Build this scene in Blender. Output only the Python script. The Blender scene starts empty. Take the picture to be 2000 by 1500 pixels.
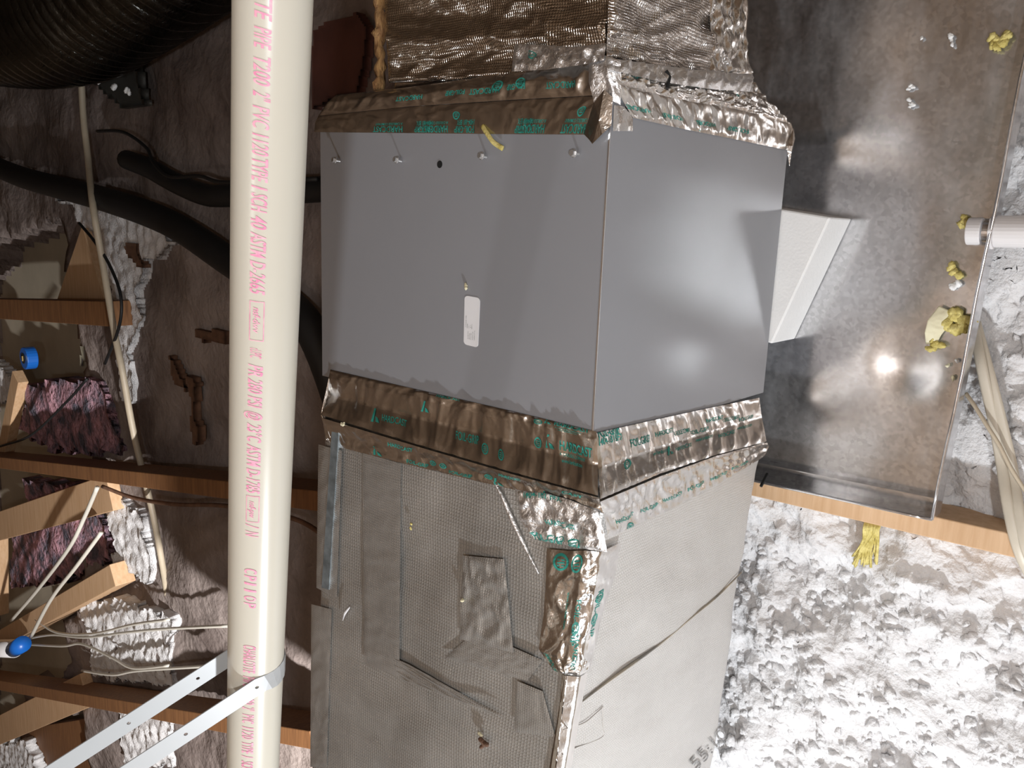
import bpy, bmesh, math, random
import numpy as np
from mathutils import Vector, Matrix
random.seed(7); rng = np.random.default_rng(7)
SC = bpy.context.scene
COL = SC.collection
# ------------------------------------------------------------------ camera, world, lights, exposure
F = 1595.1
EX = np.array([0.03715442, -0.97986688, -0.19616436])      # world axes seen in camera space (right, down, forward)
EY = np.array([-0.7477572, -0.15748415, 0.64502551])
EZ = np.array([-0.66293191, 0.12271776, -0.73855374])
M = np.array([EX, EY, EZ])
C = np.array([0.06308738, -0.58372248, 0.8274396])
cam_d = bpy.data.cameras.new('camera'); cam = bpy.data.objects.new('camera', cam_d); COL.objects.link(cam)
R3 = Matrix(((M[0][0], -M[0][1], -M[0][2]), (M[1][0], -M[1][1], -M[1][2]), (M[2][0], -M[2][1], -M[2][2])))
cam.matrix_world = Matrix.Translation(Vector(C)) @ R3.to_4x4()
cam_d.sensor_width = 36; cam_d.lens = F / 2000 * 36; cam_d.clip_start = 0.02; cam_d.clip_end = 60
SC.camera = cam
w = bpy.data.worlds.new('world'); SC.world = w; w.use_nodes = True
w.node_tree.nodes['Background'].inputs[0].default_value = (0.9, 0.8, 0.75, 1)
w.node_tree.nodes['Background'].inputs[1].default_value = 0.02
SC.view_settings.view_transform = 'Standard'; SC.view_settings.look = 'None'
SC.view_settings.gamma = 1; SC.view_settings.use_curve_mapping = False
SC.view_settings.exposure = 0.0
SC.cycles.use_denoising = True; SC.cycles.max_bounces = 8
def lamp(name, kind, loc, power, color, target=None, **k):
    d = bpy.data.lights.new(name, kind); o = bpy.data.objects.new(name, d); COL.objects.link(o)
    o.location = loc; d.energy = power; d.color = color
    for a, b in k.items(): setattr(d, a, b)
    if target is not None:
        o.rotation_euler = (Vector(target) - Vector(loc)).to_track_quat('-Z', 'Y').to_euler()
    return o
KEY = (-1.85, -0.90, 0.47)
lamp('work_lamp', 'POINT', KEY, 140, (0.90, 0.95, 1.0), shadow_soft_size=0.04)
lamp('background_fill_spot', 'SPOT', KEY, 1000, (1.0, 0.98, 0.97), target=(-2.3, 3.2, -0.75), shadow_soft_size=0.04,
     spot_size=math.radians(62), spot_blend=0.8)  # added spot at the work lamp position, brightens the far floor
lamp('front_fill', 'POINT', (-0.10, -1.15, 1.42), 62, (0.92, 0.96, 1.0), shadow_soft_size=0.03)  # added frontal fill behind the camera
lamp('pan_glint_light', 'POINT', (-0.50, -0.15, 1.93), 10, (0.95, 0.97, 1.0), shadow_soft_size=0.035)  # added light, placed to put a highlight in the drain pan
# ------------------------------------------------------------------ helpers
def ray(px, py): return M @ np.array([(px - 1000) / F, (py - 750) / F, 1.0])
def at(px, py, ax='z', val=0.0):
    i = 'xyz'.index(ax); d = ray(px, py); return C + (val - C[i]) / d[i] * d
def far(px, py, depth): return C + ray(px, py) * depth
def mesh_obj(name, V, Fc, mat, parent=None, smooth=False):
    me = bpy.data.meshes.new(name)
    me.from_pydata([tuple(map(float, v)) for v in V], [], [tuple(map(int, f)) for f in Fc]); me.update()
    me.materials.append(mat)
    if smooth: me.polygons.foreach_set('use_smooth', [True] * len(me.polygons))
    o = bpy.data.objects.new(name, me); COL.objects.link(o)
    if parent: o.parent = parent
    return o
def tag(o, label, cat, group=None, kind=None):
    o['label'] = label; o['category'] = cat
    if group: o['group'] = group
    if kind: o['kind'] = kind
    return o
def empty(name, loc=(0, 0, 0)):
    o = bpy.data.objects.new(name, None); COL.objects.link(o); return o   # children carry world coordinates
class MB:
    def __init__(s): s.V = []; s.F = []
    def add(s, V, Fc):
        n = len(s.V); s.V += [tuple(v) for v in V]; s.F += [tuple(i + n for i in f) for f in Fc]
    def box8(s, P):   # P: 4 bottom, 4 top (same order)
        s.add(P, [(0, 3, 2, 1), (4, 5, 6, 7), (0, 1, 5, 4), (1, 2, 6, 5), (2, 3, 7, 6), (3, 0, 4, 7)])
    def box(s, a, b):
        x0, y0, z0 = a; x1, y1, z1 = b
        s.box8([(x0, y0, z0), (x1, y0, z0), (x1, y1, z0), (x0, y1, z0), (x0, y0, z1), (x1, y0, z1), (x1, y1, z1), (x0, y1, z1)])
    def beam(s, p, q, wd, ht, up=(0, 0, 1)):
        p = np.array(p, float); q = np.array(q, float); a = q - p; a /= np.linalg.norm(a)
        sd = np.cross(a, up); sd /= np.linalg.norm(sd); u = np.cross(sd, a)
        P = []
        for z in (-ht / 2, ht / 2):
            for e, y in ((p, -wd / 2), (q, -wd / 2), (q, wd / 2), (p, wd / 2)): P.append(e + sd * y + u * z)
        s.box8(P)
    def tube(s, pts, r, n=12, flat=1.0, cap=True):
        pts = [np.array(p, float) for p in pts]; rs = r if hasattr(r, '__len__') else [r] * len(pts)
        V = []; Fc = []; prev = None
        for i, p in enumerate(pts):
            a = pts[min(i + 1, len(pts) - 1)] - pts[max(i - 1, 0)]; a /= np.linalg.norm(a) + 1e-12
            ref = np.array((0, 0, 1.0)) if prev is None else prev
            if prev is None and abs(a[2]) > .9: ref = np.array((1.0, 0, 0))
            u = ref - a * (ref @ a); u /= np.linalg.norm(u) + 1e-12; v = np.cross(a, u); prev = u
            for k in range(n):
                t = 2 * math.pi * k / n; V.append(p + rs[i] * (math.cos(t) * u * flat + math.sin(t) * v))
        for i in range(len(pts) - 1):
            for k in range(n): Fc.append((i * n + k, i * n + (k + 1) % n, (i + 1) * n + (k + 1) % n, (i + 1) * n + k))
        if cap: Fc.append(tuple(range(n))[::-1]); Fc.append(tuple((len(pts) - 1) * n + k for k in range(n)))
        s.add(V, Fc)
    def build(s, name, mat, parent=None, smooth=False, bevel=0, seg=2):
        o = mesh_obj(name, s.V, s.F, mat, parent, smooth)
        if bevel:
            m = o.modifiers.new('bevel', 'BEVEL'); m.width = bevel; m.segments = seg; m.limit_method = 'ANGLE'
        return o
def spline(pts, n=8):
    P = [np.array(p, float) for p in pts]; P = [2 * P[0] - P[1]] + P + [2 * P[-1] - P[-2]]; out = []
    for i in range(1, len(P) - 2):
        for k in range(n):
            t = k / n; a, b, c, d = P[i - 1:i + 3]
            out.append(.5 * ((2 * b) + (c - a) * t + (2 * a - 5 * b + 4 * c - d) * t * t + (3 * b - a - 3 * c + d) * t ** 3))
    out.append(P[-2]); return out
# numpy noise
def _h(ix, iy, s):
    h = (ix.astype(np.int64) * 374761393 + iy.astype(np.int64) * 668265263 + s * 1442695041) & 0xffffffff
    h = ((h ^ (h >> 13)) * 1274126177) & 0xffffffff; h = h ^ (h >> 16)
    return (h & 0xffff) / 65535.0
def gnoise(x, y, s=0):
    ix = np.floor(x); iy = np.floor(y); fx = x - ix; fy = y - iy
    ux = fx * fx * fx * (fx * (fx * 6 - 15) + 10); uy = fy * fy * fy * (fy * (fy * 6 - 15) + 10)
    def g(a, b):
        t = _h(ix + a, iy + b, s) * 2 * np.pi; return np.cos(t) * (fx - a) + np.sin(t) * (fy - b)
    a = g(0, 0) * (1 - ux) + g(1, 0) * ux; b = g(0, 1) * (1 - ux) + g(1, 1) * ux
    return (a * (1 - uy) + b * uy) * 1.5
def fbm(x, y, s=0, o=4):
    r = 0; a = 1
    for k in range(o): r = r + a * gnoise(x * 2 ** k, y * 2 ** k, s + k); a *= .5
    return r
def worley(x, y, s=0):
    ix = np.floor(x); iy = np.floor(y); m = np.full(x.shape, 9.0); m2 = m.copy()
    for a in (-1, 0, 1):
        for b in (-1, 0, 1):
            cx = ix + a + _h(ix + a, iy + b, s); cy = iy + b + _h(ix + a, iy + b, s + 9)
            d = np.hypot(x - cx, y - cy); m2 = np.minimum(m2, np.maximum(m, d)); m = np.minimum(m, d)
    return m, m2
def crumple(x, y, f, s, sharp=1.0):
    wx = x + .25 / f * gnoise(x * f * .7, y * f * .7, s + 50); wy = y + .25 / f * gnoise(x * f * .7 + 9, y * f * .7, s + 60)
    r = 0; a = 1.0
    for k in range(4):
        q = f * 1.9 ** k; r = r + a * (1 - 2.2 * np.abs(gnoise(wx * q, wy * q, s + k))); a *= .5
    return r * sharp
def grid_obj(name, P, mat, parent=None, smooth=True, flip=False):
    nu, nv, _ = P.shape; idx = np.arange(nu * nv).reshape(nu, nv)
    q = np.stack([idx[:-1, :-1], idx[1:, :-1], idx[1:, 1:], idx[:-1, 1:]], -1).reshape(-1, 4)
    if flip: q = q[:, ::-1]
    me = bpy.data.meshes.new(name); V = P.reshape(-1, 3)
    me.vertices.add(len(V)); me.vertices.foreach_set('co', V.astype(np.float32).ravel())
    me.loops.add(q.size); me.loops.foreach_set('vertex_index', q.ravel().astype(np.int32))
    me.polygons.add(len(q)); me.polygons.foreach_set('loop_start', np.arange(0, q.size, 4, dtype=np.int32))
    me.polygons.foreach_set('loop_total', np.full(len(q), 4, np.int32))
    me.update(calc_edges=True); me.validate()
    if smooth: me.polygons.foreach_set('use_smooth', [True] * len(q))
    me.materials.append(mat)
    o = bpy.data.objects.new(name, me); COL.objects.link(o)
    if parent: o.parent = parent
    return o
# text -------------------------------------------------------------
_tc = {}
def text_geo(s, shear=0.0, bold=0.0, cut=.12):
    k = (s, shear, bold)
    if k in _tc: return _tc[k]
    cu = bpy.data.curves.new('t', 'FONT'); cu.body = s; cu.shear = shear; cu.offset = bold; cu.resolution_u = 3
    ob = bpy.data.objects.new('t', cu); me = bpy.data.meshes.new_from_object(ob)
    bm = bmesh.new(); bm.from_mesh(me); bmesh.ops.triangulate(bm, faces=bm.faces)
    for _ in range(2):
        e = [e for e in bm.edges if e.calc_length() > cut]
        if not e: break
        bmesh.ops.subdivide_edges(bm, edges=e, cuts=1); bmesh.ops.triangulate(bm, faces=[f for f in bm.faces if len(f.verts) > 3])
    V = np.array([v.co[:2] for v in bm.verts]); Fc = [tuple(v.index for v in f.verts) for f in bm.faces]
    bm.free(); bpy.data.objects.remove(ob); bpy.data.curves.remove(cu); bpy.data.meshes.remove(me)
    x0, x1 = V[:, 0].min(), V[:, 0].max(); V[:, 0] = (V[:, 0] - x0) / (x1 - x0); V[:, 1] = V[:, 1] / .7
    _tc[k] = (V, Fc); return _tc[k]
# ------------------------------------------------------------------ materials
def newmat(name):
    m = bpy.data.materials.new(name); m.use_nodes = True; nt = m.node_tree
    return m, nt, nt.nodes['Principled BSDF']
def N(nt, t, **k):
    n = nt.nodes.new(t)
    for a, b in k.items():
        if a in n.inputs: n.inputs[a].default_value = b
        else: setattr(n, a, b)
    return n
def pmat(name, col, rough=.5, metal=0.0, var=.0, vscale=8.0, bump=0.0, bscale=60.0, col2=None, spec=.5, stretch=None, thr=(.35, .65), detail=6.0, dist=.003, coat=0.0):
    m, nt, b = newmat(name); L = nt.links.new
    b.inputs['Roughness'].default_value = rough; b.inputs['Metallic'].default_value = metal
    b.inputs['Specular IOR Level'].default_value = spec; b.inputs['Coat Weight'].default_value = coat
    tc = N(nt, 'ShaderNodeTexCoord'); mp = N(nt, 'ShaderNodeMapping'); L(tc.outputs['Object'], mp.inputs[0])
    if stretch: mp.inputs['Scale'].default_value = stretch
    if col2 is None: col2 = tuple(c * (1 - var) for c in col)
    n1 = N(nt, 'ShaderNodeTexNoise', Scale=vscale, Detail=detail, Roughness=.6); L(mp.outputs[0], n1.inputs[0])
    r = N(nt, 'ShaderNodeValToRGB'); r.color_ramp.elements[0].position = thr[0]; r.color_ramp.elements[1].position = thr[1]
    r.color_ramp.elements[0].color = (*col2, 1); r.color_ramp.elements[1].color = (*col, 1)
    L(n1.outputs[0], r.inputs[0]); L(r.outputs[0], b.inputs['Base Color'])
    if bump:
        n2 = N(nt, 'ShaderNodeTexNoise', Scale=bscale, Detail=5.0); L(mp.outputs[0], n2.inputs[0])
        bp = N(nt, 'ShaderNodeBump', Strength=bump, Distance=dist); L(n2.outputs[0], bp.inputs['Height']); L(bp.outputs[0], b.inputs['Normal'])
    return m
def foil_mat(name, col=(.8, .8, .82), rough=.16, bump=.5, s1=45, s2=150, dist=.004, stretch=(1, 1, 1), metal=1.0):
    m, nt, b = newmat(name); L = nt.links.new
    b.inputs['Metallic'].default_value = metal; b.inputs['Roughness'].default_value = rough; b.inputs['Base Color'].default_value = (*col, 1)
    tc = N(nt, 'ShaderNodeTexCoord'); mp = N(nt, 'ShaderNodeMapping'); mp.inputs['Scale'].default_value = stretch; L(tc.outputs['Object'], mp.inputs[0])
    n0 = N(nt, 'ShaderNodeTexNoise', Scale=s1 * .5, Detail=3.0, Distortion=1.2); L(mp.outputs[0], n0.inputs[0])
    v = N(nt, 'ShaderNodeTexVoronoi', Scale=s1); v.feature = 'DISTANCE_TO_EDGE'; L(mp.outputs[0], v.inputs[0])
    n1 = N(nt, 'ShaderNodeTexNoise', Scale=s2, Detail=4.0, Distortion=2.0); L(mp.outputs[0], n1.inputs[0])
    a = N(nt, 'ShaderNodeMath', operation='MULTIPLY_ADD'); L(v.outputs[0], a.inputs[0]); a.inputs[1].default_value = .55; L(n0.outputs[0], a.inputs[2])
    a2 = N(nt, 'ShaderNodeMath', operation='MULTIPLY_ADD'); L(n1.outputs[0], a2.inputs[0]); a2.inputs[1].default_value = .25; L(a.outputs[0], a2.inputs[2])
    bp = N(nt, 'ShaderNodeBump', Strength=bump, Distance=dist); L(a2.outputs[0], bp.inputs['Height']); L(bp.outputs[0], b.inputs['Normal'])
    return m
def scrim_mat(name, col, rough, metal, axes=('x', 'y'), pitch=.0045, strength=.35, dirt=.5, colour2=None):
    """foil facing over a glass scrim: a fine thread grid pressed through the foil, plus dust specks"""
    m, nt, b = newmat(name); L = nt.links.new
    b.inputs['Metallic'].default_value = metal; b.inputs['Roughness'].default_value = rough
    tc = N(nt, 'ShaderNodeTexCoord'); sp = N(nt, 'ShaderNodeSeparateXYZ'); 
    nz = N(nt, 'ShaderNodeTexNoise', Scale=9.0, Detail=3.0); L(tc.outputs['Object'], nz.inputs[0])
    mx = N(nt, 'ShaderNodeMix', data_type='VECTOR'); mx.inputs[0].default_value = .02; L(tc.outputs['Object'], mx.inputs[4]); L(nz.outputs[1], mx.inputs[5])
    L(mx.outputs[1], sp.inputs[0]); hs = []
    for a in axes:
        k = N(nt, 'ShaderNodeMath', operation='MULTIPLY'); L(sp.outputs['xyz'.index(a)], k.inputs[0]); k.inputs[1].default_value = 2 * math.pi / pitch
        s = N(nt, 'ShaderNodeMath', operation='SINE'); L(k.outputs[0], s.inputs[0])
        p = N(nt, 'ShaderNodeMath', operation='POWER'); ab = N(nt, 'ShaderNodeMath', operation='ABSOLUTE'); L(s.outputs[0], ab.inputs[0]); L(ab.outputs[0], p.inputs[0]); p.inputs[1].default_value = 8
        hs.append(p)
    h = N(nt, 'ShaderNodeMath', operation='MAXIMUM'); L(hs[0].outputs[0], h.inputs[0]); L(hs[1].outputs[0], h.inputs[1])
    mp = N(nt, 'ShaderNodeMapping'); mp.inputs['Scale'].default_value = (1, .35, 1); mp.inputs['Rotation'].default_value = (0, 0, .35); L(tc.outputs['Object'], mp.inputs[0])
    n2 = N(nt, 'ShaderNodeTexNoise', Scale=70.0, Detail=4.0); L(mp.outputs[0], n2.inputs[0])
    s2 = N(nt, 'ShaderNodeMath', operation='MULTIPLY_ADD'); L(n2.outputs[0], s2.inputs[0]); s2.inputs[1].default_value = 2.2; L(h.outputs[0], s2.inputs[2])
    bp = N(nt, 'ShaderNodeBump', Strength=strength, Distance=.0009); L(s2.outputs[0], bp.inputs['Height']); L(bp.outputs[0], b.inputs['Normal'])
    n3 = N(nt, 'ShaderNodeTexNoise', Scale=6.0, Detail=7.0, Roughness=.65); L(tc.outputs['Object'], n3.inputs[0])
    r = N(nt, 'ShaderNodeValToRGB'); r.color_ramp.elements[0].position = .3; r.color_ramp.elements[1].position = .7
    c2 = colour2 or tuple(c * (1 - dirt) for c in col)
    r.color_ramp.elements[0].color = (*c2, 1); r.color_ramp.elements[1].color = (*col, 1); L(n3.outputs[0], r.inputs[0])
    v = N(nt, 'ShaderNodeTexVoronoi', Scale=110.0); L(tc.outputs['Object'], v.inputs[0])
    lt = N(nt, 'ShaderNodeMath', operation='LESS_THAN'); L(v.outputs[0], lt.inputs[0]); lt.inputs[1].default_value = .10
    n4 = N(nt, 'ShaderNodeTexNoise', Scale=5.0); L(tc.outputs['Object'], n4.inputs[0])
    g = N(nt, 'ShaderNodeMath', operation='GREATER_THAN'); L(n4.outputs[0], g.inputs[0]); g.inputs[1].default_value = .5
    ml = N(nt, 'ShaderNodeMath', operation='MULTIPLY'); L(lt.outputs[0], ml.inputs[0]); L(g.outputs[0], ml.inputs[1])
    mc = N(nt, 'ShaderNodeMix', data_type='RGBA'); L(ml.outputs[0], mc.inputs[0]); L(r.outputs[0], mc.inputs[6]); mc.inputs[7].default_value = (.62, .58, .50, 1)
    L(mc.outputs[2], b.inputs['Base Color'])
    return m
def wood_mat(name, c1, c2, rough=.65, scale=6.0, stretch=(1, 12, 12)):
    return pmat(name, c1, rough, 0, col2=c2, vscale=scale, stretch=stretch, bump=.25, bscale=25, thr=(.3, .7), dist=.002)
MT = {}
MT['paint'] = pmat('grey_painted_steel', (.27, .275, .295), .27, 0, var=.04, vscale=3, spec=.42, bump=.04, bscale=14, dist=.004, coat=0)
MT['paint'].node_tree.nodes['Principled BSDF'].inputs['Coat Roughness'].default_value = .12
MT['foil'] = foil_mat('printed_foil_tape', (.74, .72, .70), .24, .55, 38, 120, .004)
MT['foil_soft'] = foil_mat('smooth_foil_tape', (.68, .65, .62), .25, .28, 18, 70, .004)
MT['foil_bright'] = foil_mat('bright_crumpled_foil', (.95, .95, .96), .42, 1.0, 60, 190, .004)
MT['foil_up'] = foil_mat('foil_duct_wrap', (.72, .66, .60), .17, .35, 14, 260, .003, (3.0, .8, 1))
MT['wrap_top'] = scrim_mat('shiny_foil_wrap', (.66, .60, .54), .17, 1.0, ('x', 'y'), .007, .8, .15)
MT['wrap_front'] = scrim_mat('shiny_foil_wrap_side', (.80, .77, .75), .2, 1.0, ('x', 'z'), .007, .8, .15)
MT['scrim_top'] = scrim_mat('dusty_shaded_foil_scrim', (.47, .45, .42), .42, .5, ('x', 'y'), .011, .5, .3)  # dusty top of the duct facing, base also darkened for grazing light
MT['scrim_tape'] = scrim_mat('dull_foil_scrim_tape', (.48, .465, .44), .36, .6, ('x', 'y'), .008, .4, .25)
MT['scrim_front'] = scrim_mat('lit_foil_scrim', (.66, .64, .615), .42, .5, ('x', 'z'), .009, .5, .08)  # same facing on the sides, base lightened where the light strikes
def galv():
    m, nt, b = newmat('galvanized_steel'); L = nt.links.new
    b.inputs['Metallic'].default_value = 1.0
    tc = N(nt, 'ShaderNodeTexCoord'); v = N(nt, 'ShaderNodeTexVoronoi', Scale=160.0); L(tc.outputs['Object'], v.inputs[0])
    n = N(nt, 'ShaderNodeTexNoise', Scale=5.0, Detail=5.0); L(tc.outputs['Object'], n.inputs[0])
    r = N(nt, 'ShaderNodeValToRGB'); r.color_ramp.elements[0].color = (.55, .55, .56, 1); r.color_ramp.elements[1].color = (.75, .75, .77, 1); L(v.outputs['Color'], r.inputs[0])
    nd = N(nt, 'ShaderNodeTexNoise', Scale=3.2, Detail=8.0, Roughness=.7); md = N(nt, 'ShaderNodeMapping'); md.inputs['Scale'].default_value = (1, 2.2, 1); md.inputs['Rotation'].default_value = (0, 0, .5); L(tc.outputs['Object'], md.inputs[0]); L(md.outputs[0], nd.inputs[0])
    dm = N(nt, 'ShaderNodeMapRange'); L(nd.outputs[0], dm.inputs[0]); dm.inputs[1].default_value = .38; dm.inputs[2].default_value = .68; dm.inputs[3].default_value = .98; dm.inputs[4].default_value = .76
    L(dm.outputs[0], b.inputs['Metallic'])
    L(r.outputs[0], b.inputs['Base Color'])
    rr = N(nt, 'ShaderNodeMapRange'); L(n.outputs[0], rr.inputs[0]); rr.inputs[1].default_value = .35; rr.inputs[2].default_value = .7; rr.inputs[3].default_value = .10; rr.inputs[4].default_value = .26
    L(rr.outputs[0], b.inputs['Roughness'])
    n2 = N(nt, 'ShaderNodeTexNoise', Scale=9.0, Detail=1.0); L(tc.outputs['Object'], n2.inputs[0])
    bp = N(nt, 'ShaderNodeBump', Strength=.12, Distance=.01); L(n2.outputs[0], bp.inputs['Height']); L(bp.outputs[0], b.inputs['Normal'])
    return m
MT['galv'] = galv()
MT['pvc'] = pmat('cream_pvc', (.56, .53, .455), .28, 0, var=.05, vscale=3, spec=.5)
MT['pvcw'] = pmat('white_pvc', (.74, .72, .72), .3, 0, var=.05)
MT['ink'] = pmat('pink_ink', (.72, .22, .38), .5, 0, vscale=120, col2=(.80, .42, .50))
MT['green'] = pmat('green_ink', (.02, .20, .16), .4, 0, vscale=90, col2=(.04, .30, .25))
MT['grey_ink'] = pmat('grey_ink', (.16, .15, .14), .7, 0, vscale=200, col2=(.4, .4, .4), thr=(.4, .5))
MT['paper'] = pmat('white_label_paper', (.80, .80, .82), .4)
MT['strap'] = pmat('white_strap_plastic', (.36, .37, .375), .38, 0, var=.05)
MT['black'] = pmat('black_rubber', (.012, .012, .013), .6, 0, var=.3)
MT['blackm'] = pmat('black_hole', (.004, .004, .004), .9)
MT['cable'] = pmat('beige_cable_jacket', (.60, .54, .44), .45, 0, var=.12, vscale=10)
MT['cabled'] = pmat('old_cream_cable', (.50, .42, .31), .5, 0, var=.2, vscale=10)
MT['wire'] = pmat('white_wire', (.60, .57, .50), .5)
MT['wood'] = wood_mat('pale_pine', (.64, .43, .26), (.52, .32, .17))
MT['woodd'] = wood_mat('aged_pine', (.26, .12, .045), (.15, .065, .025))
MT['roof'] = wood_mat('roof_deck_wood', (.36, .25, .165), (.25, .165, .10), .7, 3)
MT['rafter'] = wood_mat('rafter_wood', (.42, .30, .20), (.30, .20, .125), .7, 3)
MT['drywall'] = pmat('drywall_back', (.47, .41, .31), .8, 0, var=.12, vscale=5)
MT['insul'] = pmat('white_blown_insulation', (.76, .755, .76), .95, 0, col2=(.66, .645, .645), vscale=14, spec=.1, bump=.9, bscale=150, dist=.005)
for k_, v_ in (('Subsurface Weight', .25), ('Subsurface Scale', .03)): MT['insul'].node_tree.nodes['Principled BSDF'].inputs[k_].default_value = v_
MT['insul'].node_tree.nodes['Principled BSDF'].inputs['Subsurface Radius'].default_value = (1, 1, 1)
MT['insuld'] = pmat('shaded_blown_insulation', (.34, .285, .26), .95, 0, col2=(.13, .10, .09), vscale=1.6, spec=.1, bump=.6, bscale=35, dist=.015)  # dusty fill, base colour also lowered to stand in for shade
MT['batt'] = pmat('pink_grey_batt', (.56, .31, .36), .95, 0, col2=(.13, .12, .15), vscale=11, spec=.1, bump=1.0, bscale=40, dist=.03, thr=(.4, .62))
MT['foam'] = pmat('white_foam_block', (.82, .82, .81), .7, 0, var=.04, vscale=20, bump=.15, bscale=200)
MT['yellow'] = pmat('yellow_fibre', (.72, .62, .24), .9, 0, col2=(.45, .36, .09), vscale=60, bump=.8, bscale=200)
MT['cream'] = pmat('cream_paper', (.74, .70, .52), .8, 0, col2=(.62, .56, .36), vscale=12)
MT['fuzz'] = pmat('brown_glass_fibre', (.42, .25, .10), .95, 0, col2=(.20, .10, .04), vscale=40, bump=1.0, bscale=120, stretch=(1, 3, 3))
MT['blue'] = pmat('blue_plastic', (.01, .12, .48), .35)
MT['silverd'] = foil_mat('dark_flex_duct_film', (.07, .07, .065), .22, .6, 12, 60, .01)
MT['darkpl'] = pmat('dark_plastic_sheet', (.05, .05, .045), .5)
MT['screw'] = pmat('zinc_screw', (.72, .72, .72), .3, .8)
MT['edge'] = pmat('bright_steel_edge', (.80, .80, .82), .2, .9)
MT['brown'] = pmat('brown_scrap', (.16, .08, .045), .8, 0, var=.4, vscale=30)
MT['red'] = pmat('dark_red_board', (.10, .035, .025), .8, 0, var=.4, vscale=6)
# ------------------------------------------------------------------ attic shell
ZF = -0.80
o = MB(); o.box((-7, -3.2, ZF - .02), (3.2, 7.2, ZF)); f = o.build('floor', MT['drywall']); f['kind'] = 'structure'
RX0, RX1 = -7.0, 3.2
def roof_z(y): return 2.25 - .30 * abs(y + .8)
for nm, ya, yb in (('ceiling_far', -.8, 7.2), ('ceiling_near', -3.2, -.8)):
    n = max(2, int(round((yb - ya) / .28)))
    root = empty('ceiling'); root['kind'] = 'structure'
    for k in range(n):
        y0 = ya + (yb - ya) * k / n + .004; y1 = ya + (yb - ya) * (k + 1) / n - .004
        p = MB(); p.box8([(RX0, y0, roof_z(y0)), (RX1, y0, roof_z(y0)), (RX1, y1, roof_z(y1)), (RX0, y1, roof_z(y1)),
                          (RX0, y0, roof_z(y0) + .02), (RX1, y0, roof_z(y0) + .02), (RX1, y1, roof_z(y1) + .02), (RX0, y1, roof_z(y1) + .02)])
        p.build('plank', MT['roof'], root)
for k in range(9):
    x = -5.5 + k * .95
    for ya, yb in ((-.8, 7.1), (-3.1, -.8)):
        r = MB(); r.beam((x, ya, roof_z(ya) - .075), (x, yb, roof_z(yb) - .075), .045, .14)
        t = r.build('trim_%d' % (2 * k + (ya < -1) + 1), MT['rafter']); t['kind'] = 'structure'
for nm, a, b in (('wall_far', (-7, 7.2, -.9), (3.2, 7.25, .2)), ('wall_near', (-7, -3.25, -.9), (3.2, -3.2, 1.7)),
                 ('wall_left', (-7.05, -3.2, -.9), (-7, 7.2, 2.3)), ('wall_right', (3.2, -3.2, -.9), (3.25, 7.2, 2.3))):
    q = MB(); q.box(a, b); s = q.build(nm, MT['roof']); s['kind'] = 'structure'
# ------------------------------------------------------------------ loose fill insulation
def inpoly(X, Y, poly):
    r = np.zeros(X.shape, bool); n = len(poly)
    for i in range(n):
        x1, y1 = poly[i]; x2, y2 = poly[(i + 1) % n]
        c = ((y1 > Y) != (y2 > Y)) & (X < (x2 - x1) * (Y - y1) / (y2 - y1 + 1e-12) + x1); r ^= c
    return r
def wpoly(pp, z): return [tuple(at(a, b, 'z', z)[:2]) for a, b in pp]
# near field
xs = np.arange(-1.75, .75, .0042); ys = np.arange(-1.15, .32, .0042)
X, Y = np.meshgrid(xs, ys, indexing='ij')
wx = X + .012 * gnoise(X * 22, Y * 22, 3); wy = Y + .012 * gnoise(X * 22 + 5, Y * 22, 4)
dome = lambda m: np.sqrt(np.clip(1 - np.minimum(m, 1) ** 2, 0, 1))
Z = -.692 + .030 * fbm(X * 6, Y * 6, 11, 3)
for fq, am, sd in ((19, .020, 1), (43, .010, 5), (88, .0045, 9)): Z = Z + am * dome(worley(wx * fq, wy * fq, sd)[0]) * (.35 + .9 * np.clip(.5 + gnoise(X * fq * .35, Y * fq * .35, sd + 30), 0, 1))
und = (X > -.44) & (Y > -.34) & (Y < .6); Z = np.where(und, np.minimum(Z, -.67), Z)
brd = (X > -.52) & (X < -.36) & (Y > -.9); 
Z = np.where(brd, np.minimum(Z, -.655), Z)
P = np.stack([X + .008 * gnoise(X * 70, Y * 70, 21), Y + .008 * gnoise(X * 70, Y * 70, 22), Z], -1)
near_ins = grid_obj('blown_insulation', P, MT['insul'])
tag(near_ins, 'bright white fluffy blown insulation around the metal pan and below the duct', 'insulation', kind='stuff')
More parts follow.
